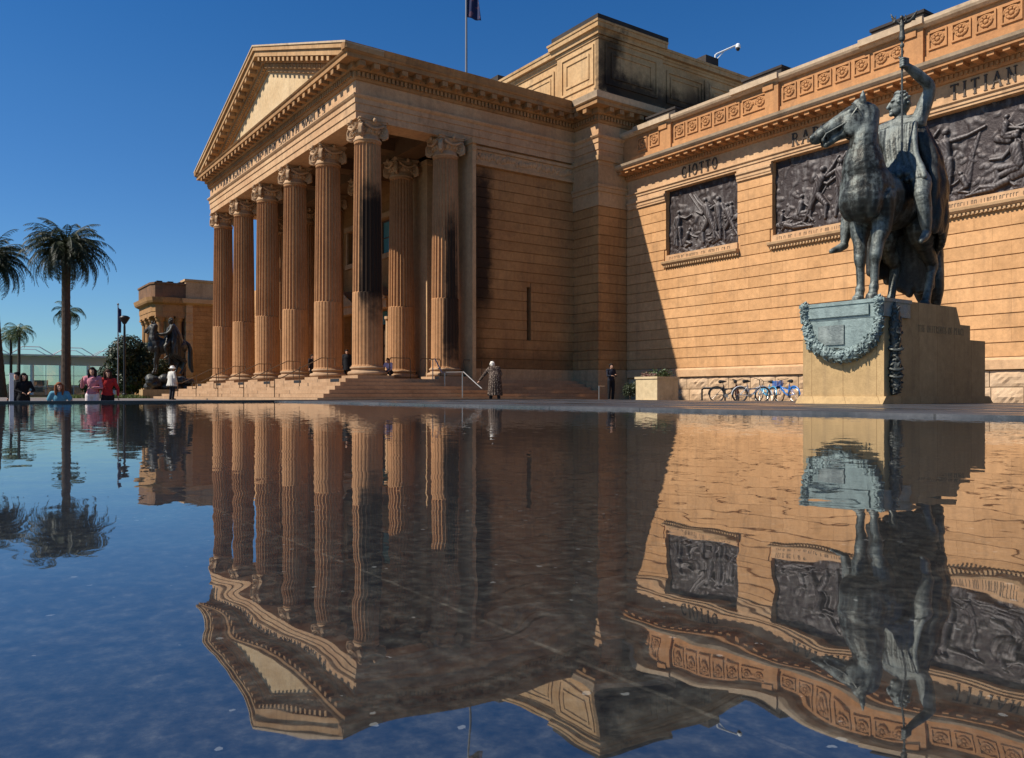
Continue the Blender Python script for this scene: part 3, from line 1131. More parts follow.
def courses_x(mb, x0, x1, y, z_from, z_to, row, holes=(), proud=0.05, groove=0.035):
    """rusticated courses on a wall facing -Y whose backing is at y"""
    n = int(round((z_to - z_from) / row))
    for k in range(n):
        za, zb = z_from + k * row + groove / 2, z_from + (k + 1) * row - groove / 2
        segs = [(x0, x1)]
        for h in holes:
            if h[2] < zb - 0.02 and h[3] > za + 0.02:
                ns = []
                for a, b in segs:
                    if h[1] <= a or h[0] >= b: ns.append((a, b)); continue
                    if h[0] > a: ns.append((a, h[0]))
                    if h[1] < b: ns.append((h[1], b))
                segs = ns
        for a, b in segs:
            mb.box(a, b, y - proud, y + 0.02, za, zb)
    return mb


BAYS = [-47.19, -42.85, -38.51]
holes = []
for x in BAYS:
    holes.append((x - 1.0, x + 1.0, ZF, 4.9))
    holes.append((x - 0.35, x + 1.95, 8.1, 10.1))
w = MB()
wall_cells(w, XL + 0.6, XR - 0.55, ZF, 12.56, 21.0, 22.0, holes)
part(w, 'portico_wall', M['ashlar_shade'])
# doors and windows
for x in BAYS:
    d = MB()
    d.box(x - 0.98, x - 0.02, 21.45, 21.55, ZF + 0.02, 4.0); d.box(x + 0.02, x + 0.98, 21.45, 21.55, ZF + 0.02, 4.0)
    for s in (-1, 1):
        for (za, zb) in ((0.9, 1.7), (1.85, 2.75), (2.9, 3.8)):
            d.box(x + s * 0.5 - 0.33, x + s * 0.5 + 0.33, 21.41, 21.452, za, zb)
    do = part(d, 'door', M['door'])
    f = MB()
    f.box(x - 0.98, x + 0.98, 21.47, 21.5, 4.12, 4.88)
    part(f, 'fanlight', M['teal'], do)
    h = MB()
    h.tube([(x - 0.10, 21.38, 1.6), (x - 0.10, 21.38, 2.1)], 0.02, n=8)
    h.tube([(x + 0.10, 21.38, 1.6), (x + 0.10, 21.38, 2.1)], 0.02, n=8)
    part(h, 'handle', M['rail'], do)
    # surround with small columns and pediment
    s_ = MB()
    for q in (-1, 1):
        s_.box(x + q * 1.22 - 0.2, x + q * 1.22 + 0.2, 20.55, 20.998, ZF, 1.25)
        s_.lathe([(0.16, 0), (0.17, 0.1), (0.15, 0.2), (0.13, 2.9), (0.2, 3.0), (0.2, 3.15)], (x + q * 1.22, 20.78, 1.25), n=16)
    s_.box(x - 1.55, x + 1.55, 20.5, 20.997, 4.9, 5.35)
    s_.box(x - 1.75, x + 1.75, 20.32, 20.996, 5.35, 5.5)
    s_.prism_xz([(x - 1.75, 5.501), (x + 1.75, 5.501), (x, 6.25)], 20.45, 20.995)
    s_.prism_xz([(x - 1.8, 5.502), (x - 1.55, 5.502), (x, 6.2), (x + 1.55, 5.502), (x + 1.8, 5.502), (x, 6.38)], 20.25, 20.994)
    s_.box(x - 1.42, x - 1.0, 20.86, 20.993, 1.252, 4.899); s_.box(x + 1.0, x + 1.42, 20.86, 20.993, 1.252, 4.899)
    part(s_, 'door_surround', M['entab'])
    x += 0.8
    wn = MB()
    for (a, b, c_, e) in ((-1.15, 1.15, 8.1, 8.2), (-1.15, 1.15, 10.0, 10.1), (-1.15, -1.05, 8.2, 10.0), (1.05, 1.15, 8.2, 10.0), (-0.04, 0.04, 8.2, 10.0), (-1.05, -0.04, 9.06, 9.12), (0.04, 1.05, 9.06, 9.12)):
        wn.box(x + a, x + b, 21.2, 21.3, c_, e)
    wo = part(wn, 'window', M['frame'])
    pn = MB(); pn.box(x - 1.05, x + 1.05, 21.24, 21.26, 8.2, 10.0)
    part(pn, 'pane', M['teal'], wo)
    tr = MB()
    tr.box(x - 1.4, x + 1.4, 20.85, 20.998, 7.8, 8.08); tr.box(x - 1.36, x - 1.16, 20.9, 20.997, 8.082, 10.1); tr.box(x + 1.16, x + 1.36, 20.9, 20.997, 8.082, 10.1)
    tr.box(x - 1.45, x + 1.45, 20.8, 20.996, 10.12, 10.4)
    part(tr, 'window_surround', M['entab'])
# pilasters behind the second row
for i, x in enumerate(COLX):
    if i in (2, 3): continue
    p = MB()
    xa, xb = x - 0.80, x + 1.08
    y1 = 20.99
    if i == 5: xb = -31.06; y1 = 19.93
    if i == 0: xa = XL - 0.02; y1 = 20.25
    p.box(xa, xb, 19.74, y1, ZF, ZS - 0.55)
    p.box(xa - 0.08, xb + 0.03, 19.715, y1 - 0.001, ZF + 0.001, ZF + 0.22)
    p.box(xa - 0.05, xb + 0.02, 19.72, y1 - 0.002, ZF + 0.222, ZF + 0.42)
    p.box(xa - 0.04, xb + 0.04, 19.72, y1 - 0.003, ZS - 0.548, ZS - 0.45)
    p.box(xa - 0.01, xb + 0.01, 19.73, y1 - 0.004, ZS - 0.448, ZS - 0.25)
    p.box(xa - 0.12, xb + 0.12, 19.66, y1 - 0.005, ZS - 0.248, ZS - 0.012)
    part(p, 'pilaster', M['trim'])


# ---- side wall, tower, attic
def courses_y(mb, y0, y1, x, z_from, z_to, row, holes=(), proud=0.05, groove=0.035, sgn=1):
    n = int(round((z_to - z_from) / row))
    for k in range(n):
        za, zb = z_from + k * row + groove / 2, z_from + (k + 1) * row - groove / 2
        segs = [(y0, y1)]
        for h in holes:
            if h[2] < zb - 0.02 and h[3] > za + 0.02:
                ns = []
                for a, b in segs:
                    if h[1] <= a or h[0] >= b: ns.append((a, b)); continue
                    if h[0] > a: ns.append((a, h[0]))
                    if h[1] < b: ns.append((h[1], b))
                segs = ns
        for a, b in segs:
            mb.box(x - 0.02 * sgn, x + proud * sgn, a, b, za, zb)
    return mb


ROW = 0.47
ztop = 1.2 + ROW * 20          # 10.6
for sx, xw in ((1, XR - 0.12), (-1, XL + 0.12)):
    w = MB()
    hs = [(23.28, 23.53, 2.6, 5.2)] if sx == 1 else []
    ys = [19.94, 23.28, 23.53, 26.2] if hs else [19.94, 26.2]
    xi = xw - sx * 0.6
    if hs:
        w.box(xi, xw, 19.94, 23.28, G, ZS); w.box(xi, xw, 23.53, 26.21, G, ZS)
        w.box(xi, xw, 23.28, 23.53, G, 2.6); w.box(xi, xw, 23.28, 23.53, 5.2, ZS)
    else:
        w.box(xi, xw, 19.94, 28.0, G, ZS)
    courses_y(w, 19.94, 26.2, xw, 1.2, ztop, ROW, hs, sgn=sx)
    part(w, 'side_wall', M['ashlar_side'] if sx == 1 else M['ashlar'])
sl = MB(); sl.box(XR - 0.45, XR - 0.40, 23.2, 23.6, 2.5, 5.3)
part(sl, 'slit_window', M['black_metal'])
for (o, za, zb, nm) in ((0.12, G + 0.02, 0.62, 'base_course'), (0.06, 0.622, 1.19, 'base_course'), (0.05, ztop + 0.06, ztop + 0.2, 'string_course'), (0.0, ztop + 0.21, ztop + 0.75, 'string_course'), (0.07, ztop + 0.76, ztop + 0.9, 'string_course')):
    part(MB().box(XR - 0.114, XR + o, 19.95, 26.198, za, zb), nm, M['trim'])
# carved band below the architrave
cb = MB()
rnd = random.Random(3)
y = 20.1
while y < 26.0:
    rr = rnd.uniform(0.07, 0.13)
    cb.ell((XR + 0.0, y, ztop + 0.48 + rnd.uniform(-.08, .08)), (0.06, rr, rr * 1.3), nu=8, nv=6)
    y += rr * 1.35
part(cb, 'carved_band', M['trim'])
# tower
TX, TY = -29.8, 26.2
w = MB()
w.box(XR - 0.3, TX - 0.05, TY + 0.05, 30.0, G, 14.0)
courses_x(w, XR - 0.1, TX - 0.0705, TY + 0.05, 1.2, 1.2 + ROW * 17, ROW, proud=0.05)
courses_y(w, TY + 0.001, 28.05, TX - 0.05, 1.2, 1.2 + ROW * 17, ROW, proud=0.05)
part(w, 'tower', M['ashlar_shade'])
for (o, za, zb, nm) in ((0.14, G + .01, 0.62, 'base_course'), (0.08, 0.622, 1.19, 'base_course'), (0.03, 9.2, 9.898, 'string_course'), (0.09, 9.9, 10.1, 'string_course'), (0.13, 10.102, 10.24, 'string_course'), (0.03, 10.242, 11.198, 'string_course'), (0.05, 11.2, 11.4, 'string_course'), (0.12, 11.4, ZS, 'string_course')):
    part(MB().sweep([(XR - 0.12, TY), (TX, TY), (TX, 30)], [(-0.3, za), (o, za), (o, zb - 0.002), (-0.3, zb - 0.002)]), nm, M['trim'])
# attic: low main block with a taller panelled pier at the corner
AX, AY = TX, TY


def frame_x(mb, x0, x1, z0, z1, y, b=0.12, pr=0.06):
    mb.box(x0, x1, y - pr, y + 0.01, z0, z0 + b); mb.box(x0, x1, y - pr, y + 0.01, z1 - b, z1)
    mb.box(x0, x0 + b, y - pr, y + 0.01, z0 + b, z1 - b); mb.box(x1 - b, x1, y - pr, y + 0.01, z0 + b, z1 - b)


def frame_y(mb, y0, y1, z0, z1, x, b=0.12, pr=0.06):
    mb.box(x - 0.01, x + pr, y0, y1, z0, z0 + b); mb.box(x - 0.01, x + pr, y0, y1, z1 - b, z1)
    mb.box(x - 0.01, x + pr, y0, y0 + b, z0 + b, z1 - b); mb.box(x - 0.01, x + pr, y1 - b, y1, z0 + b, z1 - b)


part(MB().box(-56.0, AX - 0.12, AY + 0.12, 44.0, 14.3, 17.65), 'attic', M['attic'])
pa = [(-56, AY + 0.12), (AX - 0.12, AY + 0.12), (AX - 0.12, 44.0)]
ab = MB()
ab.sweep(pa, [(-0.3, 14.402), (0.42, 14.402), (0.38, 14.72), (0.22, 14.82), (0.22, 14.95), (-0.3, 14.95)])
for (o, z0, z1) in ((0.06, 17.22, 17.36), (0.12, 17.36, 17.48), (0.30, 17.50, 17.72), (0.36, 17.72, 17.84)):
    ab.sweep(pa, [(-0.3, z0), (o, z0), (o + 0.02, z1 - 0.002), (-0.3, z1 - 0.002)])
part(ab, 'attic_moulding', M['attic'])
part(MB().sweep(pa, [(-0.3, 17.842), (0.30, 17.842), (0.22, 17.92), (-0.3, 17.92)]), 'attic_coping', M['coping'])
cp_ = MB()
cp_.box(-33.0, AX + 0.02, AY - 0.02, AY + 4.4, 14.953, 17.50)
pq = [(-33.02, AY + 4.4), (-33.02, AY - 0.02), (AX + 0.02, AY - 0.02), (AX + 0.02, AY + 4.42)]
for (o, z0, z1) in ((0.05, 17.35, 17.50), (0.10, 17.50, 17.66), (0.20, 17.68, 17.74), (0.32, 17.76, 17.98), (0.38, 17.98, 18.08)):
    cp_.sweep(pq, [(-0.6, z0), (o, z0), (o + 0.02, z1 - 0.002), (-0.6, z1 - 0.002)])
for k in range(17):
    cp_.box(-32.9 + k * 0.185, -32.80 + k * 0.185, AY - 0.15, AY - 0.015, 17.52, 17.64)
frame_x(cp_, -32.65, AX - 0.3, 15.2, 17.15, AY - 0.02)
frame_x(cp_, -32.28, AX - 0.66, 15.55, 16.80, AY - 0.02, 0.1, 0.05)
frame_y(cp_, AY + 0.4, AY + 4.0, 15.2, 17.15, AX + 0.02)
frame_y(cp_, AY + 0.8, AY + 3.6, 15.55, 16.80, AX + 0.02, 0.1, 0.05)
part(cp_, 'attic_corner_pier', M['attic'])
part(MB().box(-33.1, AX + 0.32, AY - 0.32, AY + 4.5, 18.08, 18.36), 'corner_pier_coping', M['dark_stone'])
ap = MB()
for k in range(6):
    x1 = -33.4 - k * 3.1
    frame_x(ap, x1 - 2.7, x1, 15.2, 16.9, AY + 0.12); frame_x(ap, x1 - 2.4, x1 - .3, 15.5, 16.6, AY + 0.12, .08, .04)
for k in range(4):
    y0 = AY + 4.8 + k * 3.3
    frame_y(ap, y0, y0 + 2.8, 15.2, 16.9, AX - 0.12); frame_y(ap, y0 + .3, y0 + 2.5, 15.5, 16.6, AX - 0.12, .08, .04)
    ap.box(AX - 0.13, AX - 0.02, y0 + 2.88, y0 + 3.22, 14.96, 17.01)
part(ap, 'attic_panelling', M['attic'])
for (x0, x1, y0, y1, z0, z1) in ((AX - 0.9, AX + 0.1, AY + 7.6, AY + 8.6, 17.9, 18.35), (AX - 0.9, AX + 0.1, AY + 14.2, AY + 15.1, 17.9, 18.5), (-39.6, -38.8, AY + 0.2, AY + 1.0, 17.9, 18.5), (-42.4, -41.6, AY + 0.2, AY + 1.0, 17.9, 18.4)):
    part(MB().box(x0, x1, y0, y1, z0, z1), 'attic_block', M['dark_stone'])

# ---- main wing wall with bronze relief panels
YW = 28.1
WX1 = 20.0
PAN = [(-27.15, -22.93, 6.55, 9.60), (-21.15, -16.15, 6.55, 9.60), (-15.25, -10.45, 6.55, 9.60)]
w = MB()
wall_cells(w, TX - 0.1, WX1, G, 11.2, YW + 0.05, YW + 1.0, PAN)
hs = [(a, b, c - 0.55, d + 0.02) for a, b, c, d in PAN]
hs = [(a - 0.12, b + 0.12, c - 0.62, c) for a, b, c, d in PAN] + [(a, b, c - 0.01, d + 0.1) for a, b, c, d in PAN]
courses_x(w, TX - 0.1, WX1, YW + 0.05, 1.2, 1.2 + ROW * 17, ROW, hs)
part(w, 'wall', M['ashlar'])
# base: smooth course over rock-faced masonry
bsx = MB()
bsx.sweep([(TX + 0.15, YW), (WX1, YW)], [(-0.02, 0.80), (0.16, 0.80), (0.16, 1.10), (0.06, 1.19), (-0.02, 1.19)])
part(bsx, 'base_moulding', M['entab'])
rk = MB()
rnd = random.Random(11)
for r_ in range(2):
    z0 = G - 0.02 + r_ * 0.545
    x = TX + 0.15 - (0.4 if r_ else 0)
    while x < WX1:
        wd = rnd.uniform(0.8, 1.3)
        x0, x1 = max(x, TX + 0.15) + 0.012, min(x + wd, WX1) - 0.012
        if x1 - x0 > 0.2:
            nx, nz = 9, 5
            vs = []
            for j in range(nz + 1):
                for i in range(nx + 1):
                    u, v = i / nx, j / nz
                    ed = min(1, 5 * min(u, 1 - u, )) * min(1, 3.2 * min(v, 1 - v))
                    dpt = 0.04 + (0.05 + rnd.uniform(-0.025, 0.045)) * ed
                    vs.append((x0 + (x1 - x0) * u, YW - dpt - 0.01, z0 + 0.012 + 0.52 * v))
            fs = []
            for j in range(nz):
                for i in range(nx):
                    a = j * (nx + 1) + i
                    fs.append((a, a + 1, a + nx + 2)); fs.append((a, a + nx + 2, a + nx + 1))
            rk.add(vs, fs)
            rk.box(x0, x1, YW - 0.035, YW + 0.049, z0 + 0.012, z0 + 0.532)
        x += wd
part(rk, 'rockfaced_base', M['rock'], fix=False)
# architrave band over panels, capital bands between them
en = MB()
pw = [(TX + 0.02, YW), (WX1, YW)]
en.sweep(pw, [(-0.04, 9.622), (0.05, 9.622), (0.05, 9.72), (0.09, 9.72), (0.09, 9.82), (0.15, 9.86), (0.15, 9.90), (-0.04, 9.90)])
en.sweep(pw, [(-0.04, 9.90), (0.03, 9.90), (0.03, 10.58), (-0.04, 10.58)])
part(en, 'wing_frieze', M['entab'])
edges = [TX + 0.1] + [e for p in PAN for e in p[:2]] + [WX1]
for i in range(0, len(edges), 2):
    a, b = edges[i], edges[i + 1]
    cbnd = MB().sweep([(a, YW), (b, YW)], [(-0.02, 9.14), (0.07, 9.14), (0.07, 9.2), (0.10, 9.24), (0.10, 9.34), (0.16, 9.40), (0.16, 9.48), (0.08, 9.5), (0.08, 9.62), (-0.02, 9.62)])
    part(cbnd, 'capital_band', M['entab'])
co = MB()
co.sweep(pw, [(-0.04, 10.58), (0.10, 10.58), (0.16, 10.64), (0.16, 10.80), (0.26, 10.82), (0.26, 10.95), (0.75, 10.96), (0.75, 11.06), (-0.04, 11.06)])
cw = MB(); cw.sweep(pw, [(-0.04, 11.06), (0.78, 11.06), (0.86, 11.14), (0.90, 11.24), (0.3, 11.30), (-0.04, 11.30)])
part(cw, 'wing_cornice_coping', M['coping'])
run_blocks(pw, 0.259, 0.68, 0.22, 0.48, 10.83, 10.962, co)
run_blocks(pw, 0.159, 0.215, 0.08, 0.16, 10.66, 10.785, co)
part(co, 'wing_cornice_moulding', M['parapet'])
# parapet
YP = YW + 0.0
pp = MB()
pp.box(TX - 0.1, WX1, YP - 0.3, YP + 0.3, 11.28, 12.62)
pp.box(TX - 0.05, WX1 - .01, YP - 0.36, YP - 0.298, 11.301, 11.62)
PIERS = [-26.75 + 5.9 * k for k in range(0, 8)]
prnd = random.Random(5)
for xk in PIERS:
    pp.box(xk - 0.32, xk + 0.32, YP - 0.44, YP - 0.297, 11.302, 12.618)
    pp.box(xk - 0.40, xk + 0.10, YP - 0.50, YP - 0.296, 12.40, 12.619)
part(pp, 'parapet', M['parapet'])
pc = MB(); pc.sweep([(TX - 0.1, YP - 0.3), (WX1, YP - 0.3)], [(-0.6, 12.622), (0.10, 12.622), (0.20, 12.70), (0.24, 12.78), (0.24, 12.90), (0.1, 12.94), (-0.6, 12.94)])
for xk in PIERS:
    pc.box(xk - 2.0, xk + 0.38, YP - 0.62, YP - 0.3, 12.72, 12.958)
part(pc, 'parapet_coping', M['coping'])


def scroll(w_, h_, n=2):
    """carved square: frame with a pair of curling tendrils"""
    mb = MB()
    frame_x(mb, -w_ / 2, w_ / 2, 0, h_, 0, 0.055, 0.05)
    m_ = max(1, n // 2)
    for q in range(m_):
        cx = (-w_ / 2) + w_ * (q + 0.5) / m_
        r = 0.36 * min(w_ / m_, h_)
        c = h_ / 2
        mb.ell((cx, -0.025, c), (r * .34, .05, r * .34), nu=10, nv=6)
        for k in range(8):
            a = 2 * PI * k / 8 + .2
            mb.ell((cx + r * .68 * math.cos(a), -0.018, c + r * .62 * math.sin(a)), (r * .24, .042, r * .24), nu=8, nv=6)
        for s in (-1, 1):
            pts, rad = [], []
            for k in range(14):
                a = k * 0.5 * s + (0 if s > 0 else PI)
                rr = r * (1.15 - k * 0.05)
                pts.append((cx + rr * math.cos(a) * 1.02, -0.02, c + rr * math.sin(a) * .92)); rad.append(.030)
            mb.tube(pts, rad, n=6)
    return mb


sm_ = scroll(0.64, 0.62).mesh('carved_panel'); lm_ = scroll(1.22, 0.62, 4).mesh('carved_panel')
for xk in PIERS:
    for i in range(5):
        x = xk + 0.32 + 0.06 + 0.385 + i * 0.78
        if x > WX1 - 0.5 or x > 3: continue
        o = link_mesh('carved_panel', sm_, M['parapet'], GB); o.location = Vector((x, YP - 0.302, 11.80)) + GOFF
    x = xk + 0.32 + 3.98 + 0.65
    if x < 3:
        o = link_mesh('carved_panel', lm_, M['parapet'], GB); o.location = Vector((x, YP - 0.302, 11.80)) + GOFF
        o['label'] = 'wide carved scroll panel'
for i in range(2):
    o = link_mesh('carved_panel', sm_, M['parapet'], GB); o.location = Vector((-27.6 - i * 0.8, YP - 0.302, 11.80)) + GOFF
for xk in PIERS:
    v = MB(); v.box(xk - 1.95, xk + 0.0, YP + 0.2, YP + 1.1, 12.3, 13.50); v.box(xk - 2.0, xk + 0.05, YP + 0.15, YP + 1.15, 13.45, 13.55)
    part(v, 'roof_block', M['dark_stone'])
rw = MB(); rw.box(TX - 0.1, WX1, YP + 0.3, 60, 11.6, 12.2)
part(rw, 'wing_roof', M['roof'])
bk = MB(); bk.box(-56, WX1, 44.0, 60, G, 14.0); bk.box(WX1 - 0.6, WX1 - 0.001, YW + 1.0, 59.9, G, 11.59)
part(bk, 'rear_wall', M['trim'])

# ---- relief panels
def seg_d(U, V, a, b):
    ax, ay = a; bx, by = b
    dx, dy = bx - ax, by - ay
    L = dx * dx + dy * dy + 1e-9
    t = np.clip(((U - ax) * dx + (V - ay) * dy) / L, 0, 1)
    return np.hypot(U - ax - t * dx, V - ay - t * dy), t


def fig(u, v, s, kind, flip=1):
    """capsules (a,b,ra,rb,height) of a draped figure, s = body height"""
    def P(x, y): return (u + flip * x * s, v + y * s)
    c = []
    def L(a, b, r0, r1, h=1.0): c.append((P(*a), P(*b), r0 * s, r1 * s, h))
    if kind == 'stand':
        L((0, .92), (0.01, .93), .062, .06); L((0, .8), (0, .86), .035, .03)
        L((-.02, .52), (0, .74), .10, .115); L((-.03, .48), (-.06, .25), .085, .06); L((.05, .48), (.06, .25), .08, .055)
        L((-.06, .25), (-.05, .03), .05, .035); L((.06, .25), (.1, .02), .05, .035)
        L((.1, .78), (.26, .72), .042, .036); L((.26, .72), (.44, .78), .034, .026)
        L((-.1, .78), (-.17, .6), .042, .036); L((-.17, .6), (-.1, .45), .034, .026)
        L((-.12, .7), (-.17, .1), .03, .06, .55)
    elif kind == 'point':
        L((0, .92), (0.01, .93), .06, .058); L((0, .8), (0, .86), .035, .03)
        L((0.02, .52), (0, .74), .09, .11); L((.0, .48), (-.04, .25), .085, .06); L((.06, .48), (.07, .25), .08, .055)
        L((-.04, .25), (0, .02), .05, .035); L((.07, .25), (.05, .02), .05, .035)
        L((.1, .77), (.32, .79), .042, .034); L((.32, .79), (.56, .86), .032, .024)
        L((-.1, .77), (-.2, .86), .042, .036); L((-.2, .86), (-.1, .98), .034, .026)
        L((.5, .84), (.38, .5), .02, .05, .4); L((.38, .5), (.3, .1), .04, .08, .35)
    elif kind == 'sit':
        L((0, .70), (0.02, .71), .062, .06); L((0, .60), (0, .66), .035, .03)
        L((-.05, .26), (0, .52), .10, .11); L((-.02, .24), (.28, .26), .085, .06); L((.28, .26), (.25, .0), .055, .035)
        L((-.02, .2), (.22, .14), .08, .055); L((.22, .14), (.34, .0), .05, .035)
        L((.07, .52), (.2, .4), .042, .036); L((.2, .4), (.38, .42), .034, .026)
        L((-.2, .2), (.05, .1), .12, .1, .6)
    elif kind == 'kneel':
        L((0.12, .62), (0.13, .63), .062, .06); L((.08, .52), (.1, .57), .035, .03)
        L((-.05, .24), (.06, .48), .09, .11); L((-.05, .22), (.16, .12), .085, .06); L((.16, .12), (-.1, .03), .055, .04)
        L((.1, .48), (.28, .36), .042, .036); L((.28, .36), (.46, .30), .034, .026)
        L((-.02, .46), (-.12, .3), .042, .036); L((-.12, .3), (.04, .2), .034, .026)
    elif kind == 'lie':
        L((.46, .28), (.47, .29), .06, .058); L((.40, .22), (.43, .25), .035, .03)
        L((.12, .1), (.34, .18), .09, .10); L((.1, .1), (-.2, .16), .085, .06); L((-.2, .16), (-.42, .03), .055, .035)
        L((.08, .07), (-.24, .05), .08, .055); L((-.24, .05), (-.5, .03), .05, .03)
        L((.36, .2), (.5, .06), .042, .03); L((.3, .16), (.16, .26), .04, .03)
    elif kind == 'reach':
        L((0.05, .90), (0.06, .91), .062, .06); L((0.02, .79), (0.03, .85), .035, .03)
        L((-.08, .5), (0.02, .73), .095, .115); L((-.1, .46), (-.2, .24), .085, .06); L((-.05, .46), (.12, .26), .08, .055)
        L((-.2, .24), (-.34, .03), .05, .035); L((.12, .26), (.1, .02), .05, .035)
        L((.1, .76), (.24, .9), .042, .036); L((.24, .9), (.36, 1.06), .034, .026)
        L((-.08, .74), (.14, .62), .042, .036); L((.14, .62), (.3, .7), .034, .026)
        L((.5, 1.1), (-.1, .3), .02, .02, .6)
    return c


def relief(x0, x1, z0, z1, caps, seed, y):
    W, H = x1 - x0, z1 - z0
    nx, nz = int(W / 0.022), int(H / 0.022)
    U, V = np.meshgrid(np.linspace(0, W, nx + 1), np.linspace(0, H, nz + 1))
    rs = np.random.RandomState(seed)
    Hh = np.zeros_like(U)
    # rough, lightly modelled background with hills and drapery
    for k in range(70):
        a = rs.uniform(0, 2 * PI); f = rs.uniform(3, 26); ph = rs.uniform(0, 7)
        Hh += 0.009 / (1 + f / 9) * np.sin(f * (U * math.cos(a) + V * math.sin(a)) + ph)
    low = np.clip(1 - V / (H * 0.5), 0, 1)
    for k in range(120):
        cu, cv = rs.uniform(0, W), H * 0.55 * rs.uniform(0, 1) ** 1.8
        r = rs.uniform(0.03, 0.10); a = rs.uniform(0, PI); el = rs.uniform(1, 3)
        du, dv = U - cu, V - cv
        p = du * math.cos(a) + dv * math.sin(a); q = -du * math.sin(a) + dv * math.cos(a)
        d = np.sqrt((p / el) ** 2 + q ** 2)
        Hh = np.maximum(Hh, 0.05 * np.sqrt(np.clip(1 - (d / r) ** 2, 0, 1)) * (0.4 + r * 4))
    fold = 0.006 * np.sin(48 * U + 9 * np.sin(3 * V)) * np.sin(11 * V + 4 * U)
    for (a, b, r0, r1, h) in caps:
        d, t = seg_d(U, V, a, b)
        r = (r0 + (r1 - r0) * t) * 0.82
        q = np.sqrt(np.clip(r * r - d * d, 0, None))
        Hh = np.maximum(Hh, np.where(d < r, h * (0.035 + 0.24 * np.tanh(q * 1.15 / 0.2)) + fold * (q > 0.05), -1))
    vs = np.stack([x0 + U, y - np.clip(Hh, -0.02, 0.30), z0 + V], -1).reshape(-1, 3)
    mb = MB()
    fs = []
    for j in range(nz):
        b = j * (nx + 1)
        for i in range(nx):
            a = b + i
            fs.append((a, a + 1, a + nx + 2, a + nx + 1))
    mb.add(vs.tolist(), fs)
    return mb


caps1 = fig(.62, .35, 1.75, 'stand') + fig(1.15, .25, 1.3, 'kneel') + fig(2.35, .3, 2.15, 'reach', -1) + fig(3.0, .3, 2.0, 'stand', -1) + fig(3.55, .25, 1.7, 'reach', -1) + fig(2.75, .15, 1.2, 'sit', -1) + fig(3.7, .9, 1.3, 'sit', -1)
caps2 = fig(1.25, .35, 1.5, 'sit') + fig(1.0, .12, 1.4, 'lie', -1) + fig(.35, .2, 1.1, 'sit') + fig(2.1, .3, 2.2, 'reach') + fig(3.0, .3, 2.3, 'stand', -1) + fig(3.9, .25, 2.0, 'point', -1) + fig(4.5, .2, 1.5, 'kneel', -1)
caps3 = fig(.35, .3, 1.3, 'sit') + fig(1.05, .35, 2.3, 'point') + fig(1.7, .2, 1.2, 'kneel', -1) + fig(3.3, .3, 2.1, 'sit', -1) + fig(2.5, .1, 1.5, 'lie') + fig(3.0, 1.55, 1.3, 'sit', 1) + fig(4.1, .3, 2.3, 'stand', -1)
NAMES = ['GIOTTO', 'RAPHAEL', 'TITIAN']
WIDE = [2.1, 3.05, 2.1]
for (x0, x1, z0, z1), cp_, nm, wd, sd in zip(PAN, (caps1, caps2, caps3), NAMES, WIDE, (4, 9, 15)):
    r_ = part(relief(x0 + 0.02, x1 - 0.02, z0, z1, cp_, sd, YW + 0.24), 'relief_panel', M['relief'], smooth=True, fix=False,
              label='bronze figure relief under the name ' + nm)
    ins = MB()
    ins.box(x0, x1, YW - 0.02, YW + 0.045, z0 - 0.30, z0 - 0.004)
    rnd = random.Random(sd)
    part(ins, 'inscription_band', M['entab'], r_)
    il = MB(); x = x0 + 0.25
    while x < x1 - 0.3:
        if rnd.random() < 0.16: x += 0.10
        wch = rnd.uniform(0.05, 0.085)
        k = rnd.choice((0, 1, 2))
        il.box(x, x + 0.018, YW - 0.026, YW - 0.018, z0 - 0.22, z0 - 0.10)
        if k: il.box(x + 0.0185, x + wch, YW - 0.026, YW - 0.018, z0 - 0.12, z0 - 0.10)
        if k == 2: il.box(x + wch - 0.018, x + wch, YW - 0.0255, YW - 0.018, z0 - 0.22, z0 - 0.1205)
        x += wch + 0.035
    part(il, 'inscription', M['letter'], r_)
    sl = MB()
    sl.sweep([(x0 - 0.10, YW), (x1 + 0.10, YW)], [(-0.02, z0 - 0.58), (0.08, z0 - 0.58), (0.10, z0 - 0.48), (0.16, z0 - 0.46), (0.22, z0 - 0.40), (0.24, z0 - 0.32), (0.24, z0 - 0.302), (-0.02, z0 - 0.302)])
    run_blocks([(x0, YW), (x1, YW)], 0.085, 0.135, 0.07, 0.14, z0 - 0.565, z0 - 0.485, sl)
    part(sl, 'sill', M['trim'], r_)
    xc = (x0 + x1) / 2
    part(letters_front(nm, xc, 9.98, YW - 0.03, 0.50, width=wd, depth=0.04, gap=0.34), 'wall_lettering', M['letter'], label='bronze letters reading ' + nm)

# ================================================================== far left wing pavilion
PV = part
pv = MB()
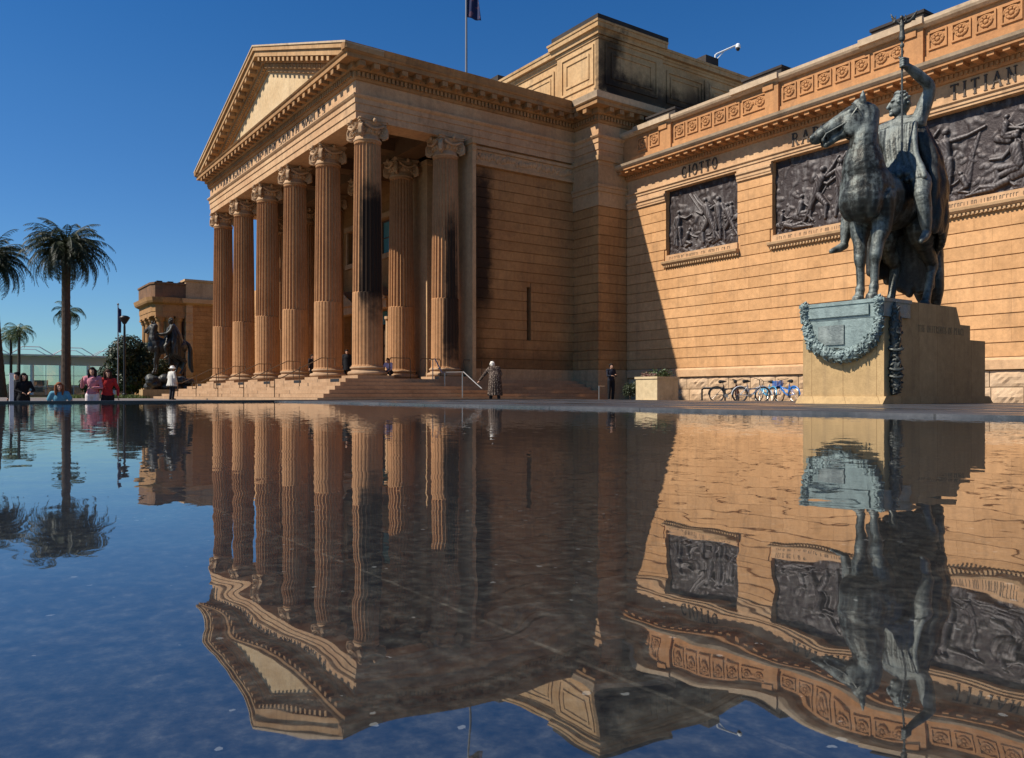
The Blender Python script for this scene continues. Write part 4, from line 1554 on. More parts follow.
# mirrored wing wall behind, and its end pavilion coming forward
pv.box(-100.0, -56.1, 28.1, 29.0, G, 11.3)
courses_x(pv, -100.0, -56.1, 28.1, 1.2, 1.2 + ROW * 17, ROW)
part(pv, 'wall', M['ashlar'])
EXX = -99.2
pv = MB()
pv.box(EXX - 12, EXX, 24.2, 29.0, G, 11.0)
courses_y(pv, 24.2, 28.1, EXX, 0.8, 0.8 + ROW * 21, ROW)
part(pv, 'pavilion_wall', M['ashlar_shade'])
pl = MB()
pl.box(EXX - 0.7, EXX + 0.12, 23.45, 24.195, G, 10.4)
for k in range(10):
    pl.box(EXX - 0.72, EXX + 0.2, 23.40, 24.194, G + 0.3 + k * 1.05, G + 0.95 + k * 1.05)
part(pl, 'pilaster', M['trim'])
cu = MB()
LX0, LY0, LY1 = EXX - 9.0, 19.9, 23.44
lp = [(LX0, LY0 + 1.2), (LX0 + 1.2, LY0), (EXX - 1.0, LY0), (EXX - 0.25, LY0 + 0.3), (EXX, LY0 + 1.0), (EXX, LY1)]
cu.sweep(lp, [(-1.0, 9.0), (0, 9.0), (0, 9.5), (0.05, 9.5), (0.05, 10.3), (0.45, 10.5), (0.55, 10.7), (0.65, 11.1), (-1.0, 11.1)])
part(cu, 'loggia_entablature', M['cornice_dark'])
cu = MB()
cu.sweep(lp, [(-0.5, 11.1), (0.1, 11.1), (0.1, 12.6), (0.22, 12.65), (0.22, 12.85), (-0.5, 12.85)])
part(cu, 'loggia_parapet', M['parapet_dark'])
cu = MB()
cu.sweep([(EXX - 2.0, 23.45), (EXX + 0.12, 23.45), (EXX + 0.12, 30)], [(-0.6, 10.4), (0.06, 10.4), (0.5, 10.6), (0.6, 11.1), (-0.6, 11.1)])
cu.sweep([(EXX - 2.0, 23.5), (EXX + 0.1, 23.5), (EXX + 0.1, 30)], [(-0.5, 11.1), (0.1, 11.1), (0.1, 13.1), (0.25, 13.15), (0.25, 13.4), (-0.5, 13.4)])
part(cu, 'pavilion_cornice', M['trim'])
for (x, y) in ((EXX - 0.6, 20.75), (EXX - 0.55, 21.7), (EXX - 0.55, 22.7), (EXX - 3.0, 20.5), (EXX - 5.5, 20.5), (EXX - 8.0, 20.6)):
    q = MB(); q.lathe([(0.52, 0), (0.52, 0.25), (0.42, 0.4), (0.38, 7.6), (0.50, 7.8), (0.56, 8.1)], (x, y, 0.7), n=20); q.box(x - .6, x + .6, y - .6, y + .6, 8.8, 8.999)
    part(q, 'loggia_column', M['cornice_dark'])
fl = MB(); fl.box(LX0 - 0.3, EXX + 0.3, LY0 - 0.3, LY1, G, 0.7); fl.box(LX0 + 1.5, EXX - 2.2, LY0 + 2.2, LY1, 0.701, 11.0)
part(fl, 'loggia_core', M['cornice_dark'])
fb = MB()
for q in range(4):
    fb.box(EXX - 1.0, EXX - 0.1, 20.3 + q * 1.2, 20.9 + q * 1.2, 12.85, 13.02)
part(fb, 'roof_block', M['dark_stone'])
# ================================================================== equestrian monuments
def V3(*a): return Vector(a)


def hz(z):
    return z * 1.085 if z < 1.2 else z + .102


def rz_(p):
    return (p[0] * 1.10, .2 + (p[1] - .2) * 1.12, 1.65 + (p[2] - 1.5) * 1.12)


def horse_mb(war=False):
    m = MB()
    # trunk: deep chest narrowing to the flank, rounded croup
    m.ell((0, -.52, 1.20), (.29, .30, .31)); m.ell((0, -.62, 1.14), (.25, .24, .24)); m.ell((0, -.70, 1.22), (.16, .15, .20))
    m.ell((.13, -.64, 1.12), (.13, .16, .22)); m.ell((-.13, -.64, 1.12), (.13, .16, .22))
    m.ell((0, -.25, 1.18), (.33, .36, .34)); m.ell((0, .08, 1.20), (.34, .36, .33)); m.ell((0, .36, 1.26), (.31, .32, .29))
    m.ell((0, .60, 1.27), (.31, .30, .31)); m.ell((.14, .62, 1.18), (.19, .28, .30)); m.ell((-.14, .62, 1.18), (.19, .28, .30))
    m.ell((0, -.34, 1.46), (.15, .26, .16))
    # neck and head turned to the horse's right
    m.curve_limb([(0, -.50, 1.25), (0, -.58, 1.48), (.01, -.60, 1.75), (.02, -.58, 1.96), (.02, -.53, 2.13)], [.31, .245, .172, .145, .14], 4)
    for k in range(9):
        t = k / 8
        m.ell((0.0 - .02 * t, -.40 - .12 * t + .02 * math.sin(k * 2.2), 1.55 + .62 * t), (.05, .09, .07), nu=8, nv=6)     # mane
    D = V3(-.46, -.31, -.27); D.normalize()
    side = D.cross(V3(0, 0, 1)).normalized(); upv = side.cross(D).normalized()
    P = V3(.02, -.58, 2.16)
    nb = len(m.v)
    ax = (side, D, upv)
    m.ell(P + D * .05, (.115, .17, .16), ax); m.ell(P + D * .18 - upv * .05, (.11, .18, .21), ax)
    m.ell(P + D * .19 - upv * .10 + side * .10, (.055, .155, .165), ax); m.ell(P + D * .19 - upv * .10 - side * .10, (.055, .155, .165), ax)
    m.limb([P + D * .15 + upv * .05, P + D * .38 + upv * .03, P + D * .58 + upv * .01], [.115, .102, .092])
    m.ell(P + D * .64 + upv * .0, (.072, .10, .082), ax)
    m.limb([P + D * .20 - upv * .13, P + D * .40 - upv * .11, P + D * .585 - upv * .135], [.08, .055, .042])      # lower jaw, mouth open
    for s in (-1, 1):
        m.ell(P + D * .70 + side * (.05 * s) + upv * .03, (.025, .032, .026), ax)
        m.ell(P + D * .17 + side * (.10 * s) + upv * .075, (.028, .055, .032), ax)     # brow
        m.limb([P + D * .25 + side * (.085 * s) + upv * .0, P + D * .5 + side * (.075 * s) + upv * .0], [.03, .02])
        e = P - D * .02 + side * (.07 * s) + upv * .11
        m.limb([e, e + upv * .06 + side * (.012 * s) - D * .02, e + upv * .13 - D * .06], [.038, .038, .012])
    m.ell(P + upv * .14 + D * .02, (.055, .08, .06), ax); m.ell(P + upv * .12 + D * .10, (.04, .08, .035), ax)
    m.v[nb:] = [tuple(P + (Vector(q) - P) * .93) for q in m.v[nb:]]
    # legs
    for s in (-1, 1):
        dy = 0.0 if s > 0 else .12
        m.curve_limb([(s * 0.170, -0.48 + dy, 1.12), (s * 0.171, -0.46 + dy, 0.88), (s * 0.140, -0.52 + dy, 0.66), (s * 0.126, -0.545 + dy, 0.52), (s * 0.121, -0.55 + dy, 0.4), (s * 0.115, -0.555 + dy, 0.2), (s * 0.115, -0.59 + dy, 0.1)],
                     [.17, .12, .078, .074, .052, .048, .055], 4)
        m.ell((s * .126, -.55 + dy, .52), (.07, .075, .08)); m.ell((s * .116, -.565 + dy, .17), (.058, .062, .06))
        m.lathe([(.085, 0.0), (.082, .03), (.062, .10)], (s * .116, -.61 + dy, 0), n=16)
    for s in (-1, 1):
        f = -0.22 if s < 0 else 0.0
        m.curve_limb([(s * .17, .58, 1.18), (s * .20, .42 + f * .5, .92), (s * .19, .60 + f, .68), (s * .18, .78 + f, .54), (s * .18, .74 + f, .40), (s * .175, .68 + f, .20), (s * .175, .63 + f, .10)],
                     [.26, .19, .105, .078, .058, .05, .056], 4)
        m.ell((s * .18, .79 + f, .55), (.062, .08, .085))
        m.lathe([(.085, 0.0), (.08, .03), (.06, .10)], (s * .175, .60 + f, 0), n=16)
    m.v = [(x, y, hz(z)) for x, y, z in m.v]
    return m


def rider_mb(war=False):
    m = MB()
    # pelvis, torso, neck
    m.curve_limb([(0, .20, 1.52), (0, .21, 1.66), (0, .20, 1.82), (0, .20, 1.95)], [.165, .145, .165, .15], 3)
    m.ell((0, .17, 1.88), (.21, .14, .16)); m.limb([(.19, .20, 2.02), (0, .20, 2.05), (-.19, .20, 2.02)], [.095, .10, .095])
    m.limb([(0, .2, 2.05), (0.01, .19, 2.16)], [.065, .06])
    fd = V3(-.72, -.62, -.05).normalized(); sd = V3(-fd.y, fd.x, 0).normalized(); uu = V3(0, 0, 1)
    H = V3(.01, .18, 2.27); ax = (sd, fd, uu)
    m.ell(H, (.085, .11, .13), ax); m.ell(H + fd * .03 - uu * .07, (.062, .075, .06), ax)
    m.limb([H + fd * .105 + uu * .02, H + fd * .128 - uu * .025], [.018, .022])
    m.ell(H + fd * .095 - uu * .065, (.03, .025, .012), ax); m.ell(H + fd * .095 - uu * .10, (.03, .028, .025), ax)
    for s in (-1, 1):
        m.ell(H + sd * (.085 * s) - uu * .005, (.018, .03, .04), ax)
        m.ell(H + fd * .085 + sd * (.035 * s) + uu * .035, (.03, .03, .014), ax)
    hr = random.Random(6)
    for k in range(60):
        d = V3(hr.gauss(0, 1), hr.gauss(0, 1), hr.gauss(.5, .8)).normalized()
        if d.dot(fd) > .5 and d.z < .75: continue
        if d.z < -.3: continue
        m.ell(H + uu * .015 + V3(d.x * .098, d.y * .098, d.z * .125), .021, nu=8, nv=6)
    # left leg hanging, right leg thrust forward on the far side
    m.curve_limb([(.12, .16, 1.50), (.29, .04, 1.34), (.37, -.08, 1.16), (.385, -.07, 1.04), (.38, -.03, .92), (.38, .0, .80)], [.14, .115, .085, .078, .068, .046], 4)
    m.ell((.37, -.10, 1.17), (.075, .075, .085)); m.limb([(.38, .0, .77), (.385, -.06, .72), (.385, -.14, .67)], [.048, .045, .028])
    m.curve_limb([(-.12, .16, 1.50), (-.30, -.08, 1.34), (-.36, -.20, 1.12), (-.385, -.23, .96), (-.40, -.27, .76)], [.14, .115, .085, .078, .045], 4)
    m.limb([(-.405, -.27, .72), (-.42, -.35, .68), (-.45, -.46, .64)], [.048, .045, .028])
    # arms
    if not war:
        m.curve_limb([(.19, .20, 2.02), (.25, .23, 2.20), (.31, .22, 2.38), (.26, .08, 2.49), (.20, -.07, 2.57)], [.085, .078, .062, .058, .04], 4)
        hc = V3(.19, -.10, 2.60)
        m.ell(hc, (.04, .045, .05))
        for k in range(4):
            a = hc + V3(.02, .0, .04 - .026 * k)
            m.limb([a + V3(.01, .02, 0), a + V3(-.01, -.045, 0), a + V3(-.05, -.03, 0), a + V3(-.055, .01, 0)], [.015, .014, .013, .011], 8)
        m.limb([hc + V3(.02, .03, .03), hc + V3(-.03, .035, .06), hc + V3(-.055, .0, .075)], [.017, .015, .012], 8)
    else:
        m.curve_limb([(.19, .20, 2.02), (.27, .12, 1.86), (.29, .0, 1.74), (.24, -.16, 1.70), (.16, -.32, 1.70)], [.085, .076, .06, .056, .04], 4)
        hc = V3(.14, -.36, 1.70); m.ell(hc, (.04, .05, .045))
        for k in range(4):
            a = hc + V3(.02 - .02 * k, -.04, 0)
            m.limb([a, a + V3(0, -.04, -.02), a + V3(0, -.03, -.06)], [.014, .013, .011], 8)
    m.curve_limb([(-.19, .20, 2.02), (-.27, .12, 1.84), (-.27, -.02, 1.72), (-.18, -.2, 1.70), (-.08, -.36, 1.72)], [.085, .076, .06, .056, .042], 4)
    m.ell((-.06, -.39, 1.72), (.045, .05, .04))
    return m


def tunic_mb():
    m = MB()
    rnd = random.Random(2)
    for k in range(22):
        a = 2 * PI * k / 22
        c, s = math.cos(a), math.sin(a)
        m.curve_limb([(.20 * c, .20 + .14 * s, 2.02 - .05 * abs(s)), (.185 * c, .2 + .165 * s, 1.86), (.165 * c, .2 + .155 * s, 1.68), (.22 * c, .17 + .2 * s, 1.55), (.30 * c, .13 + .25 * s, 1.44 - .05 * rnd.random())],
                     [.034, .034, .03, .038, .045], 3, 8)
    for k in range(6):          # folds falling across the chest and over the thigh
        x = -.12 + .06 * k
        m.curve_limb([(x + .05, .06, 1.98), (x + .06, .02, 1.8), (x + .09, .0, 1.62), (x + .16, -.03, 1.46), (x + .2, -.06, 1.36)], [.03, .034, .034, .04, .035], 3, 8)
    return m


def cloak_mb():
    m = MB()
    rnd = random.Random(8)
    n = 30
    for k in range(n):
        ph = R(-112 + 224 * k / (n - 1))
        s, c = math.sin(ph), math.cos(ph)
        bot = .50 + (.32 if s > .35 else 0.0) + (-.06 if s < -.3 else 0) + .05 * rnd.random() - .25 * max(0, c) ** 2
        w = 0.02 * math.sin(k * 2.1)
        pts = [(.19 * s, .24 + .10 * c, 2.05), (.25 * s + w, .26 + .20 * c, 1.86), (.33 * s + w, .31 + .25 * c, 1.62), (.37 * s - w, .32 + .31 * c, 1.36), (.38 * s + w, .32 + .35 * c, 1.02), (.37 * s, .32 + .37 * c, bot)]
        m.curve_limb(pts, [.05, .055, .06, .065, .06, .045], 3, 8)
    m.limb([(-.2, .22, 2.07), (0, .29, 2.10), (.2, .22, 2.07)], [.06, .07, .06])
    return m


def tail_mb():
    m = MB()
    for (dx, dz) in ((-.05, 0), (0, .03), (.05, .0), (.02, -.02)):
        m.curve_limb([(dx * .3, .84, 1.42 + dz), (dx, .98, 1.30), (dx * 1.6, 1.05, 1.0), (dx * 1.9, 1.05, .6), (dx * 2, 1.08, .25), (dx * 1.6, 1.14, .03)], [.06, .085, .105, .11, .10, .06], 4, 10)
    return m


def scaled(mb, s, off=(0, 0, 0)):
    o = MB(); o.f = mb.f
    o.v = [(x * s + off[0], y * s + off[1], z * s + off[2]) for x, y, z in mb.v]
    return o


def leaf_lumps(path, r0, n, seed, rr=0.05):
    """clustered leaves and fruit round a path"""
    rnd = random.Random(seed)
    m = MB()
    P = [Vector(p) for p in path]
    m.limb(P, [r * 0.72 for r in r0] if isinstance(r0, list) else r0 * .72, 10)
    for i in range(n):
        t = rnd.random() * (len(P) - 1); k = min(int(t), len(P) - 2); f = t - k
        c = P[k].lerp(P[k + 1], f)
        ra = (r0[k] * (1 - f) + r0[k + 1] * f) if isinstance(r0, list) else r0
        d = Vector((rnd.gauss(0, 1), rnd.gauss(0, 1), rnd.gauss(0, 1))).normalized()
        q = c + d * ra * 0.8
        t_ = Vector((rnd.gauss(0, 1), rnd.gauss(0, 1), rnd.gauss(0, 1))).normalized()
        b = d.cross(t_).normalized(); t_ = b.cross(d)
        dd = (d + t_ * rnd.uniform(-.5, .5)).normalized(); b2 = dd.cross(t_).normalized()
        m.ell(q, (rr * rnd.uniform(.45, .8), rr * rnd.uniform(1.1, 1.9), rr * .34), (b2, b2.cross(dd), dd), nu=8, nv=5)
    return m


SC = 1.5


def moved(mb):
    mb.v = [rz_(p) for p in mb.v]
    return mb

# meshes relative to the statue origin (already scaled)
ME_H = voxel_mesh(scaled(horse_mb(), SC), 0.020, 5, 'horse')
ME_R = voxel_mesh(scaled(moved(rider_mb()), SC), 0.012, 3, 'rider')
ME_RW = voxel_mesh(scaled(moved(rider_mb(True)), SC), 0.016, 3, 'rider')
ME_T = voxel_mesh(scaled(moved(tunic_mb()), SC), 0.016, 3, 'tunic')
ME_C = voxel_mesh(scaled(moved(cloak_mb()), SC), 0.024, 3, 'cloak')
ME_TL = voxel_mesh(scaled(tail_mb(), SC, (0, 0, .14)), 0.022, 4, 'tail')


def bridle_mb():
    m = MB()
    D = V3(-.46, -.31, -.27).normalized(); side = D.cross(V3(0, 0, 1)).normalized(); upv = side.cross(D).normalized()
    P = V3(.02, -.58, 2.16)

    def loop(c, ra, rb, r=.011):
        pts = [c + side * (ra * math.cos(2 * PI * k / 24)) + upv * (rb * math.sin(2 * PI * k / 24)) for k in range(25)]
        m.tube(pts, r, 6)
    loop(P + D * .50 + upv * .0, .098, .10); loop(P + D * .08 - upv * .04, .122, .20)
    for s in (-1, 1):
        m.tube([P + D * .08 + side * (.118 * s) + upv * .06, P + D * .25 + side * (.118 * s) - upv * .03, P + D * .50 + side * (.098 * s) - upv * .03, P + D * .56 + side * (.085 * s) - upv * .07], .012, 6)
        m.ell(P + D * .56 + side * (.088 * s) - upv * .08, (.02, .03, .03), nu=8, nv=6)
    m.v = [(x, y, hz(z)) for x, y, z in m.v]
    return scaled(m, SC)


def victory_mb(z):
    """small winged figure on the staff"""
    m = MB()
    x, y = STX, STY
    b = V3(x, y, z)
    m.ell(b + V3(0, 0, .0), (.05, .05, .035)); m.limb([b + V3(0, 0, .03), b + V3(0, 0, .16), b + V3(0, -.01, .25)], [.055, .038, .04])
    m.limb([b + V3(0, 0, .25), b + V3(0, -.01, .33)], [.045, .03]); m.ell(b + V3(0, -.015, .39), (.035, .04, .045))
    dr = V3(.86, .5, 0)
    for s in (-1, 1):
        for k in range(6):
            t = k / 5
            m.limb([b + V3(0, .03, .29) + dr * (.02 * s), b + V3(0, .06, .33 + .03 * t) + dr * (s * (.10 + .03 * t)), b + V3(0, .07, .52 - .17 * t) + dr * (s * (.22 - .03 * t))], [.022, .022, .008], 8)
        m.limb([b + V3(0, -.01, .29) + dr * (.04 * s), b + V3(0, -.05, .33) + dr * (.09 * s), b + V3(0, -.06, .42) + dr * (.08 * s)], [.018, .014, .011], 8)
    return m


_h = rz_((.165, -.10, 2.60)); STX, STY = _h[0] * SC, _h[1] * SC
BR = M['bronze']; BG = M['bronze_green']; BD = M['bronze_dark']
mon = empty('equestrian_monument', (-8.22, 14.6, PAVE), 0, 'green bronze rider raising a staff on horseback, on a garlanded stone plinth', 'statue')
mo = Vector((8.22, -14.6, -PAVE))


def mpart(me_or_mb, name, mat, parent=mon, off=(0, 0, 0), smooth=False, base=mo, auto=None):
    if isinstance(me_or_mb, MB):
        o = me_or_mb.build(name, mat, parent, smooth, True, auto)
    else:
        o = link_mesh(name, me_or_mb, mat, parent)
    if parent in (mon,) or parent.type == 'EMPTY':
        o.location = base + Vector(off)
    else:
        o.location = Vector(off)
    return o


HO = (-8.19, 14.25, 1.602)
px0, px1 = -9.0, -7.45
pl = MB()
pl.box(px0, px1, 12.85, 16.36, PAVE + 0.10, 1.01)
pl.box(px0 + .012, px1 - .012, 12.862, 15.80, 1.01, 1.28)
pl.prism_yz([(12.87, 1.28), (15.45, 1.28), (15.30, 1.598), (12.87, 1.598)], px0 + .02, px1 - .02)
pl.prism_yz([(12.70, PAVE), (16.55, PAVE), (16.40, PAVE + .13), (12.81, PAVE + .13)], px0 - .06, px1 + .06)
plo = mpart(pl, 'plinth', M['plinth'])
# inscription along the side of the middle tier
polys, wl = lettering('THE OFFERINGS OF PEACE', 0.12, 0.2, 0.5)
lt = MB()
for i, q in enumerate(polys):
    e = 0.0003 * (i % 5)
    lt.prism_yz([(13.95 + a * 1.62 / wl, 1.09 + b) for a, b in q], px1 - 0.015, px1 - 0.006 + e)
mpart(lt, 'inscription', plain('cut_letter_stain', (0.27, 0.18, 0.09), 0.8), plo)
# bronze cap with inscribed border, tablet and swag
cap = MB()
cap.box(px0 - .015, px1 + .03, 12.79, 13.62, 1.30, 1.60)
cap.box(px0 - .03, px1 + .05, 12.77, 13.64, 1.545, 1.606)
cap.box(px0 + .10, px1 - .12, 12.80, 12.9, 0.80, 1.31)
cap.box(px0 + .12, px1 - .22, 12.755, 12.79, 1.345, 1.52)
capo = mpart(cap, 'bronze_cap', BG, mon)
tb = MB(); tb.box(px0 + .36, px0 + .86, 12.775, 12.805, 0.86, 1.20)
mpart(tb, 'tablet', BR, capo)
a, b = (px0 + .05), (px1 + .02)
pth, rads = [], []
for k in range(19):
    t = k / 18
    th = PI * t
    x = (a + b) / 2 - (b - a) / 2 * math.cos(th) * 0.93
    z = 1.46 - 0.80 * math.sin(th) ** 0.8
    pth.append((x, 12.78, z)); rads.append(.06 + .08 * math.sin(th))
mpart(leaf_lumps(pth, rads, 620, 3, .046), 'garland', BG, capo, auto=50)
pth = [(px1 + .05, 13.10, 1.50 - .145 * k) for k in range(11)]
rads = [.05, .09, .12, .13, .12, .12, .10, .13, .13, .12, .09]
pg = leaf_lumps(pth, rads, 330, 5, .042)
for zz in (.75, .42, .30):
    pg.tube([(px1 + .05 + .13 * math.cos(2 * PI * k / 16), 13.1 + .13 * math.sin(2 * PI * k / 16), zz + .02 * math.sin(4 * PI * k / 16)) for k in range(17)], .022, 6)
mpart(pg, 'pendant_garland', BD, mon, auto=50)
# scroll at the front corner of the cap
sc_ = MB()
for xx in (px0 + .10, px1 - .04):
    ll = leaf_lumps([(xx, 12.77, 1.62), (xx, 12.75, 1.52), (xx, 12.76, 1.38)], [.05, .075, .055], 70, 9 + int(xx * 10) % 5, .042)
    sc_.add(ll.v, ll.f)
mpart(sc_, 'corner_boss', BG, capo, auto=50)
hb = MB(); hb.box(px0 + .25, px1 - .25, 13.0, 15.2, 1.597, 1.615)
ho = mpart(ME_H, 'horse', BR, mon, HO)
mpart(ME_TL, 'tail', BR, ho)
mpart(bridle_mb(), 'bridle', BD, ho)
ro = mpart(ME_R, 'rider', M['bronze_pale'], mon, HO)
mpart(ME_T, 'tunic', M['bronze_pale'], ro)
mpart(ME_C, 'cloak', BD, ro)
sf = MB(); sf.tube([(STX, STY, 1.86 * SC), (STX, STY, 3.18 * SC)], .019, 8)
sf.ell((STX, STY, 3.1 * SC), (.04, .04, .05), nu=10, nv=6)
so_ = mpart(sf, 'staff', BD, mon, HO)
for q_ in (ho, ro, so_):
    q_.rotation_euler = (0, 0, R(3.5))
for q_ in (ro, so_):
    q_.location = Vector(q_.location) + Vector((.07, .04, 0))
mpart(voxel_mesh(victory_mb(3.17 * SC), .010, 1, 'winged_figure'), 'winged_figure', BD, so_)

# the companion statue far to the left
wp = at(167, 58)
war = empty('equestrian_monument', (wp.x, wp.y, G), R(-4), 'dark bronze horse and seated rider on a rugged rock base, left of the portico', 'statue')
B2 = M['bronze_dark']
zb = 1.75
q = MB(); q.box(-.95, .95, -1.7, 1.9, 0, .62); q.box(-1.05, 1.05, -1.8, 2.0, 0, .15)
o = q.build('plinth', M['plinth'], war)
rk = MB(); rnd = random.Random(4)
for k in range(40):
    rk.ell((rnd.uniform(-.55, .55), rnd.uniform(-1.35, 1.5), .62 + rnd.uniform(0, .85)), (rnd.uniform(.25, .45), rnd.uniform(.25, .5), rnd.uniform(.2, .4)), nu=8, nv=6)
link_mesh('rock_base', voxel_mesh(rk, .05, 1, 'rock_base'), B2, war)
hh = link_mesh('horse', ME_H, B2, war); hh.location = (0, 0, zb)
ME_H2 = ME_H.copy(); ME_H2.materials.clear(); ME_H2.materials.append(B2); hh.data = ME_H2
ME_H.materials.clear(); ME_H.materials.append(BR)
tl2 = ME_TL.copy(); t2 = link_mesh('tail', tl2, B2, hh)
rr2 = link_mesh('rider', ME_RW, B2, war); rr2.location = (0, 0, zb)
tt2 = link_mesh('tunic', ME_T.copy(), B2, rr2)
ck = link_mesh('cloak', ME_C.copy(), B2, rr2)
for ob, me in ((ho, ME_H),):
    ob.data.materials.clear(); ob.data.materials.append(BR)
# ================================================================== people
def fabric(name, col, rough=0.85, pat=None):
    nt = NT(name)
    p = nt.obj()
    n = nt.noise(p, 9.0, 4, 0.6)
    c = nt.mix(0.35, col, nt.ramp(n.outputs['Fac'], [(0.3, tuple(q * .5 for q in col)), (0.7, tuple(min(1, q * 1.3) for q in col))]))
    if pat:
        v = nt.n('ShaderNodeTexVoronoi'); v.inputs['Scale'].default_value = 18.0
        nt.l(p, v.inputs['Vector'])
        c = nt.mix(nt.ramp(v.outputs['Distance'], [(0.28, 1.0), (0.36, 0.0)]), c, pat)
    nt.principled(c, rough, 0, nt.bump(n.outputs['Fac'], .3, .02), .15)
    return nt.m


SKIN = fabric('skin', (0.45, 0.26, 0.18), 0.55)
FB = {}


def fab(col, pat=None, nm='cloth'):
    k = (col, pat)
    if k not in FB: FB[k] = fabric(nm + '_fabric', col, pat=pat)
    return FB[k]


J0 = dict(head=(0, -.03, 1.585), neck=(0, .0, 1.43), chest=(0, .0, 1.27), waist=(0, .0, 1.06), hip=(0, .01, .93),
          shL=(.175, .01, 1.39), elL=(.23, .03, 1.12), wrL=(.235, -.06, .88), shR=(-.175, .01, 1.39), elR=(-.23, .03, 1.12), wrR=(-.235, -.06, .88),
          hpL=(.09, 0, .90), knL=(.10, -.03, .49), anL=(.10, .03, .085), hpR=(-.09, 0, .90), knR=(-.10, -.03, .49), anR=(-.10, .03, .085))


def person(loc, face, label, h=1.68, pose=None, top=None, bottom=None, hair=None, hat=None, sleeves='long', skirt=None, coat=None, shoes=(0.03, 0.03, 0.03), bag=None, hairlen=0, group=None, skin=None, look=0.0, female=False, stout=1.0):
    """face: heading angle (0 = facing -Y)"""
    J = {k: Vector(v) for k, v in J0.items()}
    if pose:
        for k, v in pose.items(): J[k] = Vector(v)
    s = h / 1.70
    root = empty('person', loc, face, label, 'person', group)
    sk = skin or SKIN
    sw = (.93 if female else 1.0) * stout
    b = MB()
    c, n_, w_, hp = J['chest'], J['neck'], J['waist'], J['hip']
    b.ell(c, (.155 * sw, .105, .17)); b.ell(w_, (.13 * sw, .095, .15)); b.ell(hp, (.155, .115, .12)); b.limb([c, w_, hp], [.095, .09, .1])
    b.limb([J['shL'], c + Vector((0, 0, .12)), J['shR']], [.058, .075, .058])
    b.limb([n_ - Vector((0, 0, .04)), n_, n_.lerp(J['head'], .5)], [.062, .055, .052])
    H = J['head']
    fd = Vector((math.sin(look), -math.cos(look), 0)); sd = Vector((-fd.y, fd.x, 0)); up = Vector((0, 0, 1)); ax = (sd, fd, up)
    b.ell(H, (.073, .093, .112), ax); b.ell(H + fd * .02 - up * .055, (.055, .068, .055), ax)
    b.limb([H + fd * .088 + up * .01, H + fd * .106 - up * .028], [.010, .014], 8)
    b.ell(H + fd * .083 - up * .058, (.024, .014, .008), ax, 8, 6); b.ell(H + fd * .082 - up * .09, (.022, .02, .018), ax, 8, 6)
    for q in (-1, 1):
        b.ell(H + sd * (.074 * q) - up * .005, (.010, .02, .03), ax, 8, 6)
        b.ell(H + fd * .078 + sd * (.032 * q) + up * .022, (.016, .012, .008), ax, 8, 6)
    for q, sd_ in (('L', 1), ('R', -1)):
        b.limb([J['sh' + q], J['sh' + q].lerp(J['el' + q], .5), J['el' + q], J['el' + q].lerp(J['wr' + q], .35), J['wr' + q]], [.052, .046, .037, .038, .026])
        d = (J['wr' + q] - J['el' + q]).normalized()
        wr = J['wr' + q]
        tf = Vector((0, -1, 0)); tf = (tf - d * tf.dot(d))
        if tf.length < .2: tf = Vector((0, 0, 1)) - d * d.z
        tf.normalize()                      # thumb side
        pn = d.cross(tf).normalized() * sd_
        pc = wr + d * .05
        b.ell(pc, (.018, .045, .04), (pn, d, tf), 10, 7)
        for k, (o_, L_) in enumerate(((.030, .07), (.010, .078), (-.010, .072), (-.029, .056))):
            a = wr + d * .085 + tf * o_
            b.limb([a - d * .03, a, a + d * L_ * .45 - pn * .010, a + d * L_ * .85 - pn * .030], [.011, .010, .009, .0075], 6)
        a = wr + d * .03 + tf * .034
        b.limb([a - tf * .015, a + tf * .022 + d * .025, a + tf * .028 + d * .058], [.014, .012, .009], 6)
        b.limb([J['hp' + q], J['hp' + q].lerp(J['kn' + q], .5), J['kn' + q], J['kn' + q].lerp(J['an' + q], .35), J['an' + q]], [.088, .075, .054, .056, .036])
        fo = J['an' + q]
        b.limb([fo + Vector((0, .03, -.045)), fo + Vector((0, -.06, -.05)), fo + Vector((0.01 * sd_, -.14, -.058))], [.036, .034, .026], 8)
    body = link_mesh('body', voxel_mesh(scaled(b, s), .0095, 2, 'body'), sk, root)

    def cloth(m, name, mat, parent=root, vs=.016, sm=2):
        return link_mesh(name, voxel_mesh(scaled(m, s), vs, sm, name), mat, parent)
    if top:
        m = MB()
        m.ell(c, (.178 * sw, .128, .19)); m.ell(w_, (.155 * sw, .12, .17)); m.ell(hp + up * .03, (.172, .132, .10)); m.limb([c, w_, hp], [.115, .11, .118])
        m.limb([J['shL'], c + up * .12, J['shR']], [.074, .09, .074]); m.limb([n_ - up * .05, n_ - up * .01], [.075, .065])
        for q in ('L', 'R'):
            S, E, W_ = J['sh' + q], J['el' + q], J['wr' + q]
            if sleeves == 'long':
                m.limb([S, S.lerp(E, .5), E, E.lerp(W_, .5), E.lerp(W_, .95)], [.062, .054, .046, .042, .036])
            else:
                m.limb([S, S.lerp(E, .65)], [.072, .066])
        for k in range(7):
            z = c.z - .30 + .07 * k
            a = k * 1.3
            m.limb([Vector((.10 * math.cos(a), hp.y - .115, z)), Vector((.10 * math.cos(a) + .07, hp.y - .10, z + .03))], [.018, .014], 6)
        cloth(m, 'shirt', fab(top))
